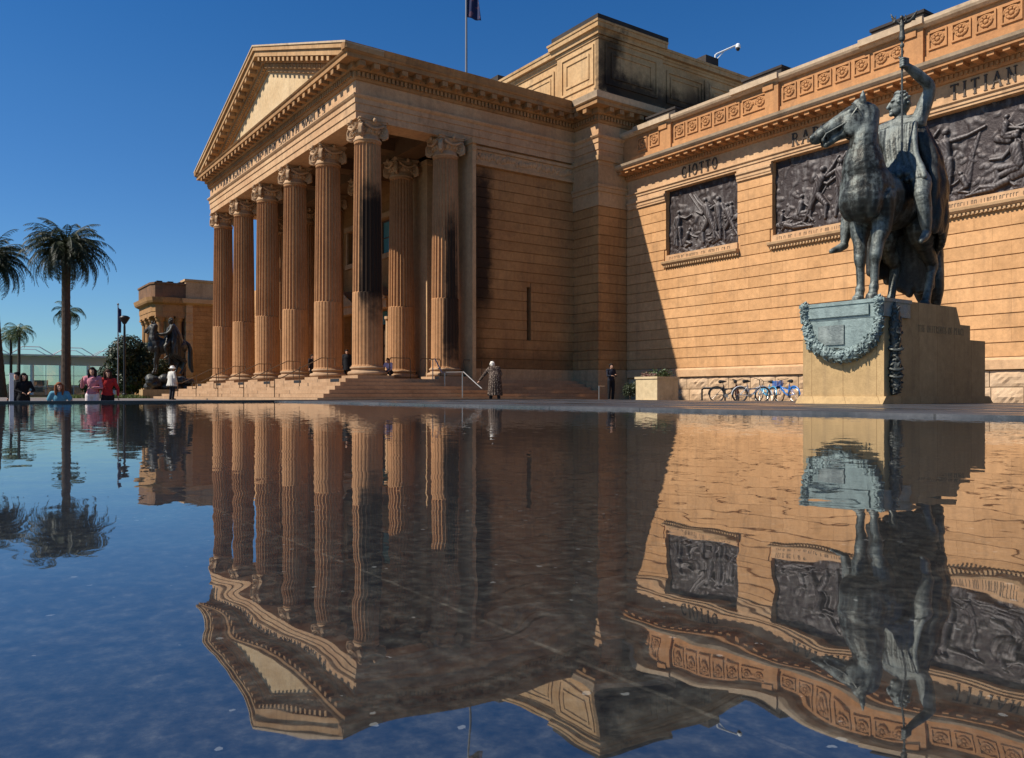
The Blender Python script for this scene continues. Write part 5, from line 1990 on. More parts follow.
    if coat:
        col, pat, zl = coat
        m = MB()
        m.ell(c, (.195 * sw, .15, .2)); m.limb([c, w_, hp], [.14, .135, .14]); m.limb([J['shL'], c + up * .12, J['shR']], [.082, .1, .082]); m.limb([n_ - up * .05, n_], [.085, .075])
        for k in range(18):
            a = 2 * PI * k / 18
            m.curve_limb([c + Vector((.13 * math.cos(a), .09 * math.sin(a), 0)) * stout, hp + Vector((.16 * math.cos(a), .13 * math.sin(a), 0)) * stout, Vector((hp.x + stout * .21 * math.cos(a), hp.y + stout * .18 * math.sin(a), zl))], [.05, .045, .042], 4, 8)
        for q in ('L', 'R'):
            S, E, W_ = J['sh' + q], J['el' + q], J['wr' + q]
            m.limb([S, S.lerp(E, .5), E, E.lerp(W_, .95)], [.08, .074, .066, .055])
        cloth(m, 'coat', fab(col, pat))
    if bottom:
        m = MB()
        m.ell(hp, (.168, .128, .12))
        for q in ('L', 'R'):
            P_, K, A = J['hp' + q], J['kn' + q], J['an' + q]
            m.limb([P_, P_.lerp(K, .5), K, K.lerp(A, .5), K.lerp(A, .93)], [.102, .092, .074, .07, .066])
        cloth(m, 'trousers', fab(bottom))
    if skirt:
        col, zl = skirt
        m = MB()
        for k in range(18):
            a = 2 * PI * k / 18
            m.limb([hp + Vector((.13 * math.cos(a), .10 * math.sin(a), .08)), hp + Vector((.17 * math.cos(a), .14 * math.sin(a), -.1)), Vector((hp.x + .24 * math.cos(a), hp.y + .20 * math.sin(a), zl))], [.045, .045, .035], 8)
        cloth(m, 'skirt', fab(col))
    m = MB()
    for q, sd_ in (('L', 1), ('R', -1)):
        fo = J['an' + q]
        m.limb([fo + Vector((0, .035, -.04)), fo + Vector((0, -.06, -.043)), fo + Vector((0.01 * sd_, -.15, -.05))], [.046, .043, .035], 8)
    cloth(m, 'shoes', fab(shoes), vs=.012)
    if hair:
        m = MB()
        m.ell(H + up * .022 - fd * .022, (.088, .098, .112), ax)
        m.ell(H + up * .075 + fd * .02, (.07, .075, .05), ax)
        if hairlen:
            for k in range(9):
                a = R(40 + 280 * k / 8)
                o_ = fd * (.075 * math.cos(a)) + sd * (.085 * math.sin(a))
                if math.cos(a) > .55: continue
                m.limb([H + o_ + up * .03, H + o_ * 1.05 - up * .10, H + o_ * .95 - up * (.12 + hairlen)], [.035, .036, .022], 8)
        else:
            rnd = random.Random(int(h * 1000))
            for k in range(26):
                d = Vector((rnd.gauss(0, 1), rnd.gauss(0, 1), rnd.gauss(0.4, .8))).normalized()
                if d.dot(fd) > .45 and d.z < .55: continue
                m.ell(H + up * .02 - fd * .02 + Vector((d.x * .085, d.y * .09, d.z * .1)), .028, nu=8, nv=6)
        cloth(m, 'hair', fab(hair), vs=.010, sm=1)
    if hat:
        m = MB()
        m.lathe([(.19, 0.0), (.195, .012), (.12, .03), (.105, .10), (.085, .125), (.04, .135)], (H.x, H.y, H.z + .045), n=24)
        cloth(m, 'hat', fab(hat), vs=.010, sm=1)
    if bag:
        col, p_ = bag
        m = MB(); p_ = Vector(p_)
        m.ell(p_, (.06, .14, .15)); m.box(p_.x - .05, p_.x + .05, p_.y - .12, p_.y + .12, p_.z - .13, p_.z + .08)
        bo = empty('handbag', Vector(loc), face, 'bag carried by a visitor', 'bag')
        return root, m
    return root


def face_to(px, ang):
    return R(ang)


# heading: 0 faces -Y; the line of sight at the left of the frame runs along -X
p = at(495, 33.0)
person((p.x, p.y, G), R(-112), 'white haired woman in a patterned brown coat reaching for the step rail', 1.74,
       dict(elL=(.40, -.20, 1.06), wrL=(.54, -.40, .84), elR=(-.26, -.10, 1.08), wrR=(-.22, -.28, .92), head=(.06, -.27, 1.47), neck=(.04, -.18, 1.35), chest=(.03, -.11, 1.20), waist=(.01, -.02, 1.02), shL=(.21, -.12, 1.30), shR=(-.17, -.10, 1.32),
            anL=(.14, -.16, .085), anR=(-.12, .18, .085), knL=(.12, -.16, .49), knR=(-.12, .04, .49)),
       coat=((0.055, 0.038, 0.03), (0.26, 0.20, 0.155), .26), bottom=(0.02, 0.02, 0.022), hair=(0.72, 0.68, 0.60), stout=1.3)
p = at(611, 36.3)
person((p.x, p.y, G), R(75), 'person in black clothes standing in the shade by the stone planter', 1.66,
       dict(elR=(-.22, -.08, 1.14), wrR=(-.10, -.22, 1.14), elL=(.22, -.06, 1.14), wrL=(.12, -.24, 1.18)), top=(0.016, 0.018, 0.028), bottom=(0.012, 0.012, 0.014), hair=(0.015, 0.012, 0.01))
p = at(172, 42.0)
person((p.x, p.y, G), R(205), 'person in a pale loose shirt and white sun hat near the left steps', 1.70,
       dict(elL=(.27, .02, 1.14), wrL=(.20, -.12, .93), elR=(-.27, .02, 1.14), wrR=(-.20, -.12, .93)), coat=((0.55, 0.52, 0.46), None, .74), bottom=(0.02, 0.02, 0.025), hair=(0.2, 0.17, 0.14), hat=(0.75, 0.74, 0.70), stout=1.22)
p = at(92.5, 22.5)
person((p.x, p.y, LOW), R(70), 'woman with long dark hair in a pink blouse and white trousers by the pool edge', 1.66,
       dict(elR=(-.25, -.10, 1.14), wrR=(-.20, -.28, 1.34), elL=(.25, -.06, 1.12), wrL=(.06, -.20, 1.12)), top=(0.50, 0.20, 0.23), bottom=(0.68, 0.60, 0.58), hair=(0.018, 0.012, 0.01), hairlen=.22, female=True)
p = at(107.5, 22.8)
person((p.x, p.y, LOW), R(88), 'woman in a red blouse and black trousers beside the woman in pink', 1.60,
       dict(elR=(-.28, -.02, 1.14), wrR=(-.26, -.12, .92), elL=(.28, .0, 1.13), wrL=(.27, -.12, .92)), top=(0.42, 0.03, 0.03), bottom=(0.02, 0.018, 0.02), hair=(0.05, 0.022, 0.014), hairlen=.12, female=True)
# seated visitor in blue
p = at(60, 22.0)
person((p.x, p.y, LOW), R(75), 'person with reddish hair in a blue tee shirt seated low by the pool edge', 1.68,
       dict(head=(0, -.14, 1.13), neck=(0, -.08, .98), chest=(0, -.05, .82), waist=(0, .02, .62), hip=(0, .05, .50), shL=(.18, -.06, .94), shR=(-.18, -.06, .94),
            elL=(.30, -.10, .72), wrL=(.38, -.16, .60), elR=(-.30, -.02, .70), wrR=(-.42, .0, .52), hpL=(.10, .0, .50), hpR=(-.10, .0, .50), knL=(.13, -.42, .52), knR=(-.13, -.42, .52), anL=(.12, -.40, .085), anR=(-.12, -.40, .085)),
       top=(0.10, 0.27, 0.36), bottom=(0.03, 0.035, 0.06), hair=(0.20, 0.07, 0.03), hairlen=.10, sleeves='short', look=.3)
bn = MB(); bn.box(-.7, .7, -.2, .26, .32, .42)
be = empty('stone_bench', (p.x, p.y, LOW), R(75), 'low stone bench under the person in blue', 'bench')
bn.build('seat', M['trim'], be)
for q in (-1, 1):
    MB().box(q * .55 - .08, q * .55 + .08, -.14, .2, 0, .319).build('leg', M['trim'], be)
p = at(23.5, 22.6)
person((p.x, p.y, LOW), R(100), 'person dressed in black with bent arms, right of the white post', 1.50, dict(elL=(.27, -.1, 1.16), wrL=(.12, -.26, 1.1), elR=(-.27, -.1, 1.16), wrR=(-.1, -.26, 1.08)), top=(0.012, 0.012, 0.014), bottom=(0.012, 0.012, 0.014), hair=(0.012, 0.01, 0.01), hairlen=.16)
p = at(17, 23.2)
person((p.x, p.y, LOW), R(60), 'second black clad person standing directly behind the white post', 1.54, dict(elL=(.26, -.1, 1.16), wrL=(.2, -.28, 1.2)), top=(0.014, 0.013, 0.014), bottom=(0.014, 0.014, 0.018), hair=(0.015, 0.012, 0.01))
p = at(347, 43.5)
person((p.x, p.y, ZF), R(60), 'person in dark coat standing inside the portico behind the corner column', 1.72, None, coat=((0.015, 0.015, 0.018), None, .62), bottom=(0.012, 0.012, 0.014), hair=(0.015, 0.012, 0.01))
p = at(312, 48.0)
person((p.x, p.y, ZF), R(100), 'dark clothed visitor half hidden between the portico columns', 1.68, None, top=(0.02, 0.02, 0.026), bottom=(0.015, 0.015, 0.018), hair=(0.02, 0.014, 0.01))
p = at(389.5, 39.5)
person((p.x, p.y, ZF), R(40), 'person in a pale lilac top crouching on the portico between two side columns', 1.62,
       dict(head=(0, -.22, 1.02), neck=(0, -.14, .88), chest=(0, -.09, .74), waist=(0, .0, .55), hip=(0, .08, .42), shL=(.17, -.13, .85), shR=(-.17, -.13, .85), elL=(.24, -.26, .62), wrL=(.16, -.42, .50), elR=(-.24, -.26, .62), wrR=(-.16, -.42, .50),
            hpL=(.1, .04, .42), hpR=(-.1, .04, .42), knL=(.13, -.34, .50), knR=(-.13, -.30, .46), anL=(.12, -.08, .085), anR=(-.12, .02, .085)),
       top=(0.42, 0.38, 0.52), bottom=(0.03, 0.03, 0.05), hair=(0.03, 0.02, 0.012))
# ================================================================== planting
def palm(loc, height, r_trunk, nf, flen, label, mat, seed, droop=1.0, group=None, width=0.32, trunk_mat=None, lean=(0, 0)):
    rnd = random.Random(seed)
    root = empty('palm_tree', loc, rnd.uniform(0, 6) * (lean == (0, 0)), label, 'palm tree', group)
    t = MB()
    n = 22
    prof = []
    for k in range(n * 3 + 1):
        u = k / (n * 3)
        r = r_trunk * (1.0 + .35 * (1 - u) ** 6 + .02 * (1 if k % 3 == 0 else -1)) * (1.0 if u < .85 else 1.0 + (u - .85) * 1.6)
        prof.append((r, u * height))
    t.lathe(prof, n=14)
    t.v = [(x + lean[0] * (z / height), y + lean[1] * (z / height), z) for x, y, z in t.v]
    t.build('trunk', trunk_mat or M['bark'], root, smooth=False)
    c = MB()
    top = Vector((lean[0], lean[1], height))
    for i in range(nf):
        az = i * 2.39996 + rnd.uniform(-.15, .15)
        u = (i + .5) / nf
        el = R(78 - 105 * u ** 0.85) + rnd.uniform(-.08, .08)
        L = flen * rnd.uniform(.72, 1.12) * (0.85 + .15 * math.sin(PI * u))
        d = Vector((math.cos(az), math.sin(az), 0))
        pts = []
        p = top + d * r_trunk * .5 + Vector((0, 0, r_trunk * (0.9 - 1.2 * u)))
        e = el
        m = 14
        for k in range(m + 1):
            pts.append(p.copy())
            e -= droop * (0.05 + .12 * (k / m) + .03 * (math.cos(el) > 0.3))
            p = p + (d * math.cos(e) + Vector((0, 0, math.sin(e)))) * (L / m)
        c.tube(pts, [.035 * flen / 4 * (1 - .8 * k / m) + .006 for k in range(m + 1)], n=4)
        s = Vector((-d.y, d.x, 0))
        for k in range(2, m + 1):
            f = k / m
            tdir = (pts[k] - pts[k - 1]).normalized()
            nrm = s.cross(tdir).normalized()
            for sub in range(2):
                q = pts[k - 1].lerp(pts[k], (sub + rnd.random()) / 2)
                ll = flen * width * (math.sin(PI * min(1, .12 + f * .86)) ** .6) * rnd.uniform(.8, 1.1) * .5
                wd = flen * .0066
                for sg in (-1, 1):
                    dr = (s * sg * .80 + tdir * .62 + nrm * .28 + Vector((0, 0, -.20 * droop))).normalized()
                    w_ = tdir * wd
                    a = q - w_; b = q + w_
                    mid = q + dr * ll * .6
                    tip = q + dr * ll + Vector((0, 0, -ll * .18 * droop))
                    c.add([a, b, mid + w_ * .8, tip, mid - w_ * .8], [(0, 1, 2, 3, 4)])
    c.build('crown', mat, root, fix=False)
    return root


def gp(px, d, z=G):
    return at(px, d, z)


palm(gp(66, 72, -.4), 13.2, .35, 124, 4.5, 'tallest palm, thick trunk and full dark crown, left of the portico', M['palm'], 3, .95, 'palms on the left lawn')
palm(gp(2, 74, -.4), 12.6, .36, 118, 4.3, 'palm at the left frame edge with only half its crown in view', M['palm'], 9, .95, 'palms on the left lawn', lean=(-.6, -.85))
palm(gp(68.5, 78, -.4), 8.2, .20, 22, 2.2, 'small yellow green palm growing in front of the tallest palm trunk', M['palm_young'], 5, 1.25, 'palms on the left lawn', .5)
palm(gp(19, 92, -.4), 7.6, .15, 26, 2.3, 'slim feathery palm near the left frame edge beyond the glass pavilion front', M['palm_young'], 12, 1.2, 'palms on the left lawn', .5)
palm(gp(11, 96, -.4), 7.2, .15, 24, 2.2, 'slim feathery palm furthest back at the left frame edge', M['palm_young'], 15, 1.2, 'palms on the left lawn', .5)


def leaf_cloud(blobs, n, size, seed, core=0.55):
    rnd = random.Random(seed)
    c = MB()
    tot = sum(b[3] ** 2 for b in blobs)
    for (x, y, z, r, fl) in blobs:
        k = int(n * r * r / tot)
        for i in range(k):
            d = Vector((rnd.gauss(0, 1), rnd.gauss(0, 1), rnd.gauss(0, 1))).normalized()
            rr = r * (core + (1 - core) * rnd.random() ** .6) * (1 + .14 * math.sin(d.x * 7 + d.y * 5) * math.sin(d.z * 6 + x))
            p = Vector((x + d.x * rr, y + d.y * rr, z + d.z * rr * fl))
            nn = (d + Vector((rnd.gauss(0, .6), rnd.gauss(0, .6), rnd.gauss(.3, .6)))).normalized()
            t = nn.cross(Vector((rnd.gauss(0, 1), rnd.gauss(0, 1), rnd.gauss(0, 1)))).normalized(); b = nn.cross(t)
            s = size * rnd.uniform(.6, 1.3)
            c.add([p - t * s * .5, p + b * s * .28, p + t * s * .5 + nn * s * .08, p - b * s * .28], [(0, 1, 2, 3)])
    return c


def bushy_tree(loc, blobs, n, size, label, seed, trunk_h, mat, group=None, name='fig_tree', r=.3):
    root = empty(name, loc, 0, label, 'tree', group)
    t = MB()
    t.tube([(0, 0, -.2), (.05, 0, trunk_h * .5), (0.1, .05, trunk_h)], [r, r * .8, r * .6], 10)
    for (x, y, z, rr, fl) in blobs:
        t.tube([(0.08, .03, trunk_h * .8), (x * .5, y * .5, (trunk_h + z) * .5), (x, y, z)], [r * .5, r * .3, r * .1], 7)
    t.build('trunk', M['bark'], root)
    leaf_cloud(blobs, n, size, seed).build('crown', mat, root, fix=False)
    return root


bushy_tree(gp(128, 84, -.4), [(0, 0, 5.0, 1.7, .9), (-1.0, .9, 4.0, 1.5, .9), (1.0, -.9, 4.2, 1.4, .9), (.6, 1.3, 3.3, 1.5, .9), (-.5, -1.3, 2.6, 1.3, .9), (.4, .2, 2.0, 1.7, .9), (.8, 1.8, 4.9, 1.1, .9)],
           9000, .34, 'round dark fig tree behind the lamp post', 3, 2.2, M['fig'])
bushy_tree(gp(104, 88, -.4), [(0, 0, 1.9, 1.4, .8), (-.8, -1.2, 1.4, 1.1, .8), (.8, 1.4, 1.8, 1.2, .8)],
           4500, .32, 'low dark bushy tree between the tallest palm and the fig tree', 8, 1.0, M['fig'], r=.2)
bushy_tree(gp(146, 92, -.4), [(0, 0, 2.6, 1.8, .9), (-.4, -1.4, 1.9, 1.5, .9), (.5, 1.2, 3.4, 1.3, .8)],
           4000, .32, 'dark bushy tree behind the far bronze rider', 14, 1.4, M['fig'], r=.2)
# trees in the distance, beyond the pavilion
for k, (px, d, hh) in enumerate(((-60, 170, 9), (-140, 150, 11), (-240, 160, 10))):
    bushy_tree(gp(px, d, -.4), [(0, 0, hh * .7, hh * .42, .8), (2, -2, hh * .55, hh * .36, .8), (-2, 2, hh * .5, hh * .36, .8)], 3500, .7, 'distant park tree left of the glass pavilion, outside the palms', 20 + k, hh * .4, M['fig'], 'distant park trees', 'park_tree')
# lawn edge: clipped grass bed
gb = MB()
rnd = random.Random(2)
for k in range(5200):
    q = at(rnd.uniform(60, 150), rnd.uniform(56, 64))
    hh = rnd.uniform(.1, .30); a = rnd.uniform(0, 6.3)
    d = Vector((math.cos(a), math.sin(a), 0)) * .05
    e = Vector((rnd.uniform(-.12, .12), rnd.uniform(-.12, .12), 0))
    b0 = Vector((q.x, q.y, G))
    gb.add([b0 - d, b0 + d, b0 + e + Vector((0, 0, hh))], [(0, 1, 2)])
tag(gb.build('ground_cover_planting', M['palm_young'], fix=False), 'bright green low planting along the pool terrace edge', 'planting', kind='stuff')

# ================================================================== glass pavilion

def frosted():
    nt = NT('frosted_glass')
    d = nt.n('ShaderNodeBsdfDiffuse'); d.inputs[0].default_value = (0.86, 0.83, 0.84, 1)
    t_ = nt.n('ShaderNodeBsdfTranslucent'); t_.inputs[0].default_value = (0.92, 0.89, 0.90, 1)
    mx = nt.n('ShaderNodeMixShader'); mx.inputs[0].default_value = 0.6
    nt.l(d.outputs[0], mx.inputs[1]); nt.l(t_.outputs[0], mx.inputs[2]); nt.l(mx.outputs[0], nt.out.inputs['Surface'])
    return nt.m


gpv = empty('glass_pavilion', (-118, 8, -.4), 0, 'low glass pavilion with white columns and pale flat roof beyond the palms', 'pavilion')
m = MB()
m.box(-7, 6.6, -24.4, -23.9, 4.9, 5.1); m.box(6.3, 6.6, -23.9, 17.4, 4.95, 5.1); m.box(-7, -6.7, -23.9, 17.4, 4.95, 5.1); m.box(-6.7, 6.3, 17.1, 17.4, 4.95, 5.1)
for k in range(28):
    m.box(-6.7, 6.3, -23 + k * 1.45, -22.9 + k * 1.45, 4.97, 5.08)
m.build('roof', M['white_metal'], gpv)
MB().box(-6.9, 6.5, -24.2, 17.2, 5.101, 5.13).build('roof_glass', M['glass'], gpv)
MB().box(5.02, 5.12, -23.6, 16.8, 3.9, 4.949).build('fascia', frosted(), gpv)
m = MB(); m.box(5.0, 5.06, -23, 16, .3, 3.9)
m.build('glass_wall', M['glass'], gpv)
m = MB(); m.box(-6.8, 5.2, -23.5, 16.5, 0, .3)
m.build('floor_slab', M['trim'], gpv)
m = MB()
m.box(-6.9, -6.6, -23, 16, .3, 1.6)
for k in range(13):
    m.box(-4.5, -4.0, -22 + k * 3, -20.4 + k * 3, .3, 1.2 + (k % 3) * .5)
m.build('interior_wall', plain('pale_interior_wall', (0.46, 0.49, 0.47), .7), gpv)
for k in range(14):
    m = MB(); m.lathe([(.2, .302), (.2, 3.9)], (5.8, -23 + k * 3.0, 0), 12)
    m.build('column', M['white_metal'], gpv)
m = MB()
for k in range(27):
    m.box(4.98, 5.09, -23 + k * 1.5 - .03, -23 + k * 1.5 + .03, .31, 3.89)
for z in (1.3, 2.6):
    m.box(4.97, 5.10, -23, 16, z, z + .06)
m.build('mullions', M['white_metal'], gpv)
m = MB()
for k in range(7):
    y0 = -15 + k * 4.6
    m.tube([(3, y0, 5.2), (3, y0 + 1.4, 6.2), (3, y0 + 3.2, 6.2), (3, y0 + 4.6, 5.3)], .06, 6)
    m.tube([(-2, y0, 5.2), (-2, y0 + 1.4, 6.1), (-2, y0 + 3.2, 6.1), (-2, y0 + 4.6, 5.3)], .05, 6)
m.build('roof_truss', M['white_metal'], gpv)

# ================================================================== poles and lamps
def lamp(loc, label):
    root = empty('street_lamp', loc, 0, label, 'street lamp')
    m = MB(); m.lathe([(.14, 0), (.14, .3), (.085, .36), (.075, 5.0), (.06, 5.2)], n=14)
    m.build('pole', M['black_metal'], root)
    m = MB(); m.lathe([(.06, 5.2), (.12, 5.25), (.34, 5.62), (.36, 5.68), (.34, 5.72)], n=20)
    m.build('lamp_shade', M['black_metal'], root)
    m = MB(); m.lathe([(.30, 5.722), (.26, 5.78), (.12, 5.82)], n=20)
    m.build('lamp_cover', M['black_metal'], root)


lamp(gp(124.5, 57, G), 'tall black lamp post with a funnel shaped head in front of the fig tree')


def flag_mb(w, h, seed, hang):
    rnd = random.Random(seed)
    m = MB(); nx, nz = 14, 18
    for q in range(1):
        vs = []
        for j in range(nz + 1):
            for i in range(nx + 1):
                u, v = i / nx, j / nz
                x = .04 + u * w * (0.55 + .25 * v)
                vs.append((x, .10 * math.sin(u * 9 + v * 2.5) * (0.3 + u), -h * v - hang * u * (1 - .3 * v)))
        fs = []
        for j in range(nz):
            for i in range(nx):
                a = j * (nx + 1) + i
                fs.append((a, a + 1, a + nx + 2, a + nx + 1))
        m.add(vs, fs)
    return m


def flagpole(loc, h, r, label, fw, fh, rz, seed, drop=.2):
    root = empty('flagpole', loc, rz, label, 'flagpole')
    m = MB(); m.lathe([(r * 1.8, 0), (r * 1.8, .2), (r, .25), (r * .7, h)], n=12); m.ell((0, 0, h + r), r * 1.6, nu=10, nv=6)
    m.build('pole', M['pole'], root)
    f = flag_mb(fw, fh, seed, .35 * fw)
    o = f.build('flag', M['flag'], root, smooth=True)
    o.location = (0, 0, h - drop)
    sm = o.modifiers.new('thickness', 'SOLIDIFY'); sm.thickness = .008


M['pole'] = plain('grey_pole', (0.20, 0.20, 0.21), .45, .5, .1)


def flag_mat():
    nt = NT('dark_blue_flag')
    o = nt.obj(); n = nt.noise(o, 2.2, 2)
    nt.principled(nt.mix(nt.ramp(n.outputs['Fac'], [(.56, 0.0), (.60, 1.0)]), (.012, .02, .075), (.10, .05, .09)), .8)
    return nt.m


M['flag'] = flag_mat()
flagpole(gp(118, 60, G), 6.9, .05, 'slim flagpole with a drooping dark flag beside the black lamp post', .42, 1.8, R(20), 2)
q = at(466.3, 52)
flagpole((q.x, q.y, 18.0), 8.6, .085, 'tall roof flagpole with a dark blue flag above the portico roof', 1.15, 2.3, R(55), 4, .1)
# white post at the far left
r_ = empty('bollard_post', gp(11.5, 22.0, LOW), 0, 'white square post beside the people in black at far left', 'post')
m = MB(); m.box(-.05, .05, -.05, .05, 0, 1.46); m.box(-.06, .06, -.06, .06, 1.46, 1.49); m.box(-.09, .09, -.09, .09, 0, .05)
m.build('post', M['white_metal'], r_)
for k, (px, d) in enumerate(((10.5, 88), (19.5, 84))):
    r_ = empty('light_pole', gp(px, d, -.4), 0, ('thin dark pole nearest the left frame edge' if k == 0 else 'thin dark pole under the slim palms, right of its twin'), 'pole')
    m = MB(); m.lathe([(.12, 0), (.09, .4), (.07, 6.2)], n=10); m.box(-.3, .3, -.08, .08, 6.2, 6.28)
    m.build('pole', M['black_metal'], r_)

# ================================================================== security camera on the roof
r_ = empty('security_camera', (-24.4, 36.0, 15.2), R(0), 'white security camera on a bent arm above the roof parapet', 'camera')
r_.location = (-30.0, 34.9, 18.25)
ux = Vector((RT.x, RT.y, 0))
m = MB(); m.tube([Vector((0, 0, -.2)), Vector((0, 0, .42)), ux * .1 + Vector((0, 0, .5)), ux * 1.1 + Vector((0, 0, .95)), ux * 1.25 + Vector((0, 0, .95))], [.05, .05, .05, .045, .04], 8)
m.tube([Vector((0, 0, .1)), ux * .5 + Vector((0, 0, .66))], .03, 6)
m.build('arm', M['white_metal'], r_)
m = MB(); m.lathe([(.08, .20), (.14, .12), (.15, -.02), (.12, -.05)], (ux.x * 1.25, ux.y * 1.25, .85), 14)
m.build('housing', M['white_metal'], r_)
m = MB(); m.ell((ux.x * 1.25, ux.y * 1.25, .78), (.11, .11, .13), nu=14, nv=9)
m.build('dome', M['black_metal'], r_)

# ================================================================== stone planter and rack and bicycles
PLX = empty('stone_planter', (-26.6, 24.2, G), 0, 'square cream stone planter with dry shrubs beside the tower', 'planter')
q = at(657, 34.0); PLX.location = (q.x, q.y, G)
m = MB(); m.box(-.62, .62, -.62, .62, 0, .93); m.box(-.66, .66, -.66, .66, .93, 1.02); m.box(-.65, .65, -.65, .65, 0, .06)
m.build('tub', M['planter'] if 'planter' in M else M['attic'], PLX)
lc = leaf_cloud([(0, 0, 1.1, .42, .6), (-.3, -.2, 1.08, .3, .6), (.3, .2, 1.15, .34, .7), (.3, -.3, 1.0, .3, .4), (-.3, .3, 1.0, .3, .4)], 700, .12, 6, .1)
lc.build('foliage', M['shrub'], PLX, fix=False)
lc = leaf_cloud([(-.2, -.42, 1.1, .24, .5), (-.42, -.1, 1.1, .24, .5), (.2, -.42, 1.08, .22, .5)], 420, .08, 7, .1)
lc.build('flowers', M['flower'], PLX, fix=False)
q = at(630, 36.0)
sh_ = empty('shrub', (q.x, q.y, G), 0, 'dark rounded shrub in the shade between the planter and the person in black', 'shrub')
leaf_cloud([(0, 0, .45, .36, .9), (.2, .2, .6, .3, .9), (-.2, .1, .55, .3, .9)], 1300, .10, 9, .2).build('foliage', M['fig'], sh_, fix=False)
m = MB(); m.tube([(0, 0, 0), (0, 0, .5)], .04, 6); m.build('stem', M['bark'], sh_)


def bike(loc, rz, label, frame_col, accent, basket=False, lean=0.0, group='bicycles at the rack'):
    root = empty('bicycle', loc, rz, label, 'bicycle', group)
    root.rotation_euler = (lean, 0, rz)
    root.scale = (.82, .82, .82)
    fm = plain('bicycle_paint_' + accent, frame_col, .35, 0, .1)
    Rw = .34
    wf, wr = Vector((.52, 0, Rw)), Vector((-.52, 0, Rw))
    for c in (wf, wr):
        ty = MB(); pts = [c + Vector((Rw * math.cos(2 * PI * k / 28), 0, Rw * math.sin(2 * PI * k / 28))) for k in range(29)]
        ty.tube(pts, .024, 6)
        w = ty.build('wheel', M['rubber'], root)
        rm = MB(); pts = [c + Vector(((Rw - .03) * math.cos(2 * PI * k / 28), 0, (Rw - .03) * math.sin(2 * PI * k / 28))) for k in range(29)]
        rm.tube(pts, .012, 5)
        for k in range(16):
            a = 2 * PI * k / 16
            rm.tube([c + Vector((0, .02 * (-1) ** k, 0)), c + Vector(((Rw - .03) * math.cos(a), 0, (Rw - .03) * math.sin(a)))], .0025, 4)
        rm.tube([c + Vector((0, -.05, 0)), c + Vector((0, .05, 0))], .022, 8)
        rm.build('rim', M['steel'], w)
        mg = MB(); pts = [c + Vector(((Rw + .045) * math.cos(R(a)), 0, (Rw + .045) * math.sin(R(a)))) for a in (range(20, 181, 16) if c is wr else range(0, 161, 16))]
        mg.tube(pts, .026, 5); mg.build('mudguard', fm, root)
    f = MB()
    bb = Vector((-.08, 0, .30)); hd = Vector((.36, 0, .78)); hd2 = Vector((.40, 0, .62)); st_ = Vector((-.22, 0, .80))
    f.tube([hd2, Vector((.12, 0, .42)), bb], .030, 8); f.tube([bb, st_], .024, 8); f.tube([hd2, hd], .026, 8); f.tube([st_ * .5 + bb * .5, Vector((.38, 0, .70))], .02, 8)
    for s in (-1, 1):
        f.tube([bb + Vector((0, .04 * s, 0)), wr + Vector((0, .06 * s, 0))], .013, 6); f.tube([st_ + Vector((0, .02 * s, -.1)), wr + Vector((0, .06 * s, 0))], .011, 6)
        f.tube([hd2 + Vector((.01, .045 * s, -.04)), wf + Vector((0, .055 * s, 0))], .015, 6)
    f.build('frame', fm, root)
    s_ = MB(); s_.limb([(-.36, 0, .95), (-.22, 0, .96), (-.08, 0, .95)], [.085, .06, .022], 10); s_.tube([st_, (-.24, 0, .94)], .014, 8)
    s_.build('saddle', M['rubber'], root)
    h = MB(); h.tube([hd, (.33, 0, 1.0)], .016, 8); h.tube([(.20, -.29, 1.06), (.28, -.22, 1.05), (.34, -.05, 1.0), (.34, .05, 1.0), (.28, .22, 1.05), (.20, .29, 1.06)], .013, 8)
    h.build('handlebar', M['rubber'], root)
    c_ = MB(); c_.lathe([(.09, -.008), (.09, .008)], n=16); c_.v = [(x + bb.x, z - .06, y + bb.z) for x, y, z in c_.v]
    c_.tube([bb + Vector((0, -.08, 0)), bb + Vector((.12, -.09, -.11))], .01, 6); c_.box(bb.x + .06, bb.x + .18, -.19, -.09, bb.z - .13, bb.z - .105)
    c_.tube([bb + Vector((0, .08, 0)), bb + Vector((-.12, .09, .11))], .01, 6); c_.box(bb.x - .18, bb.x - .06, .09, .19, bb.z + .10, bb.z + .125)
    c_.build('pedals', M['steel'], root)
    if basket:
        b = MB()
        for k in range(6):
            z = .74 + k * .045; e = .02 * k / 5
            b.tube([(.44 - e, -.17 - e, z), (.76 + e, -.17 - e, z), (.76 + e, .17 + e, z), (.44 - e, .17 + e, z), (.44 - e, -.17 - e, z)], .009, 5)
        for k in range(8):
            y = -.17 + .34 * k / 7
            b.tube([(.76, y, .74), (.78, y, .97)], .007, 5); b.tube([(.44, y, .74), (.42, y, .97)], .007, 5)
        for k in range(7):
            x = .44 + .32 * k / 6
            b.tube([(x, -.17, .74), (x, -.19, .97)], .007, 5); b.tube([(x, .17, .74), (x, .19, .97)], .007, 5)
        b.box(.44, .76, -.17, .17, .725, .74)
        b.build('basket', fm, root)
        g_ = MB(); g_.box(-.62, -.40, -.015, .015, .60, .72); g_.build('rear_panel', fm, root)


RK = 31.5


def bp(px, d): return at(px, d, G)


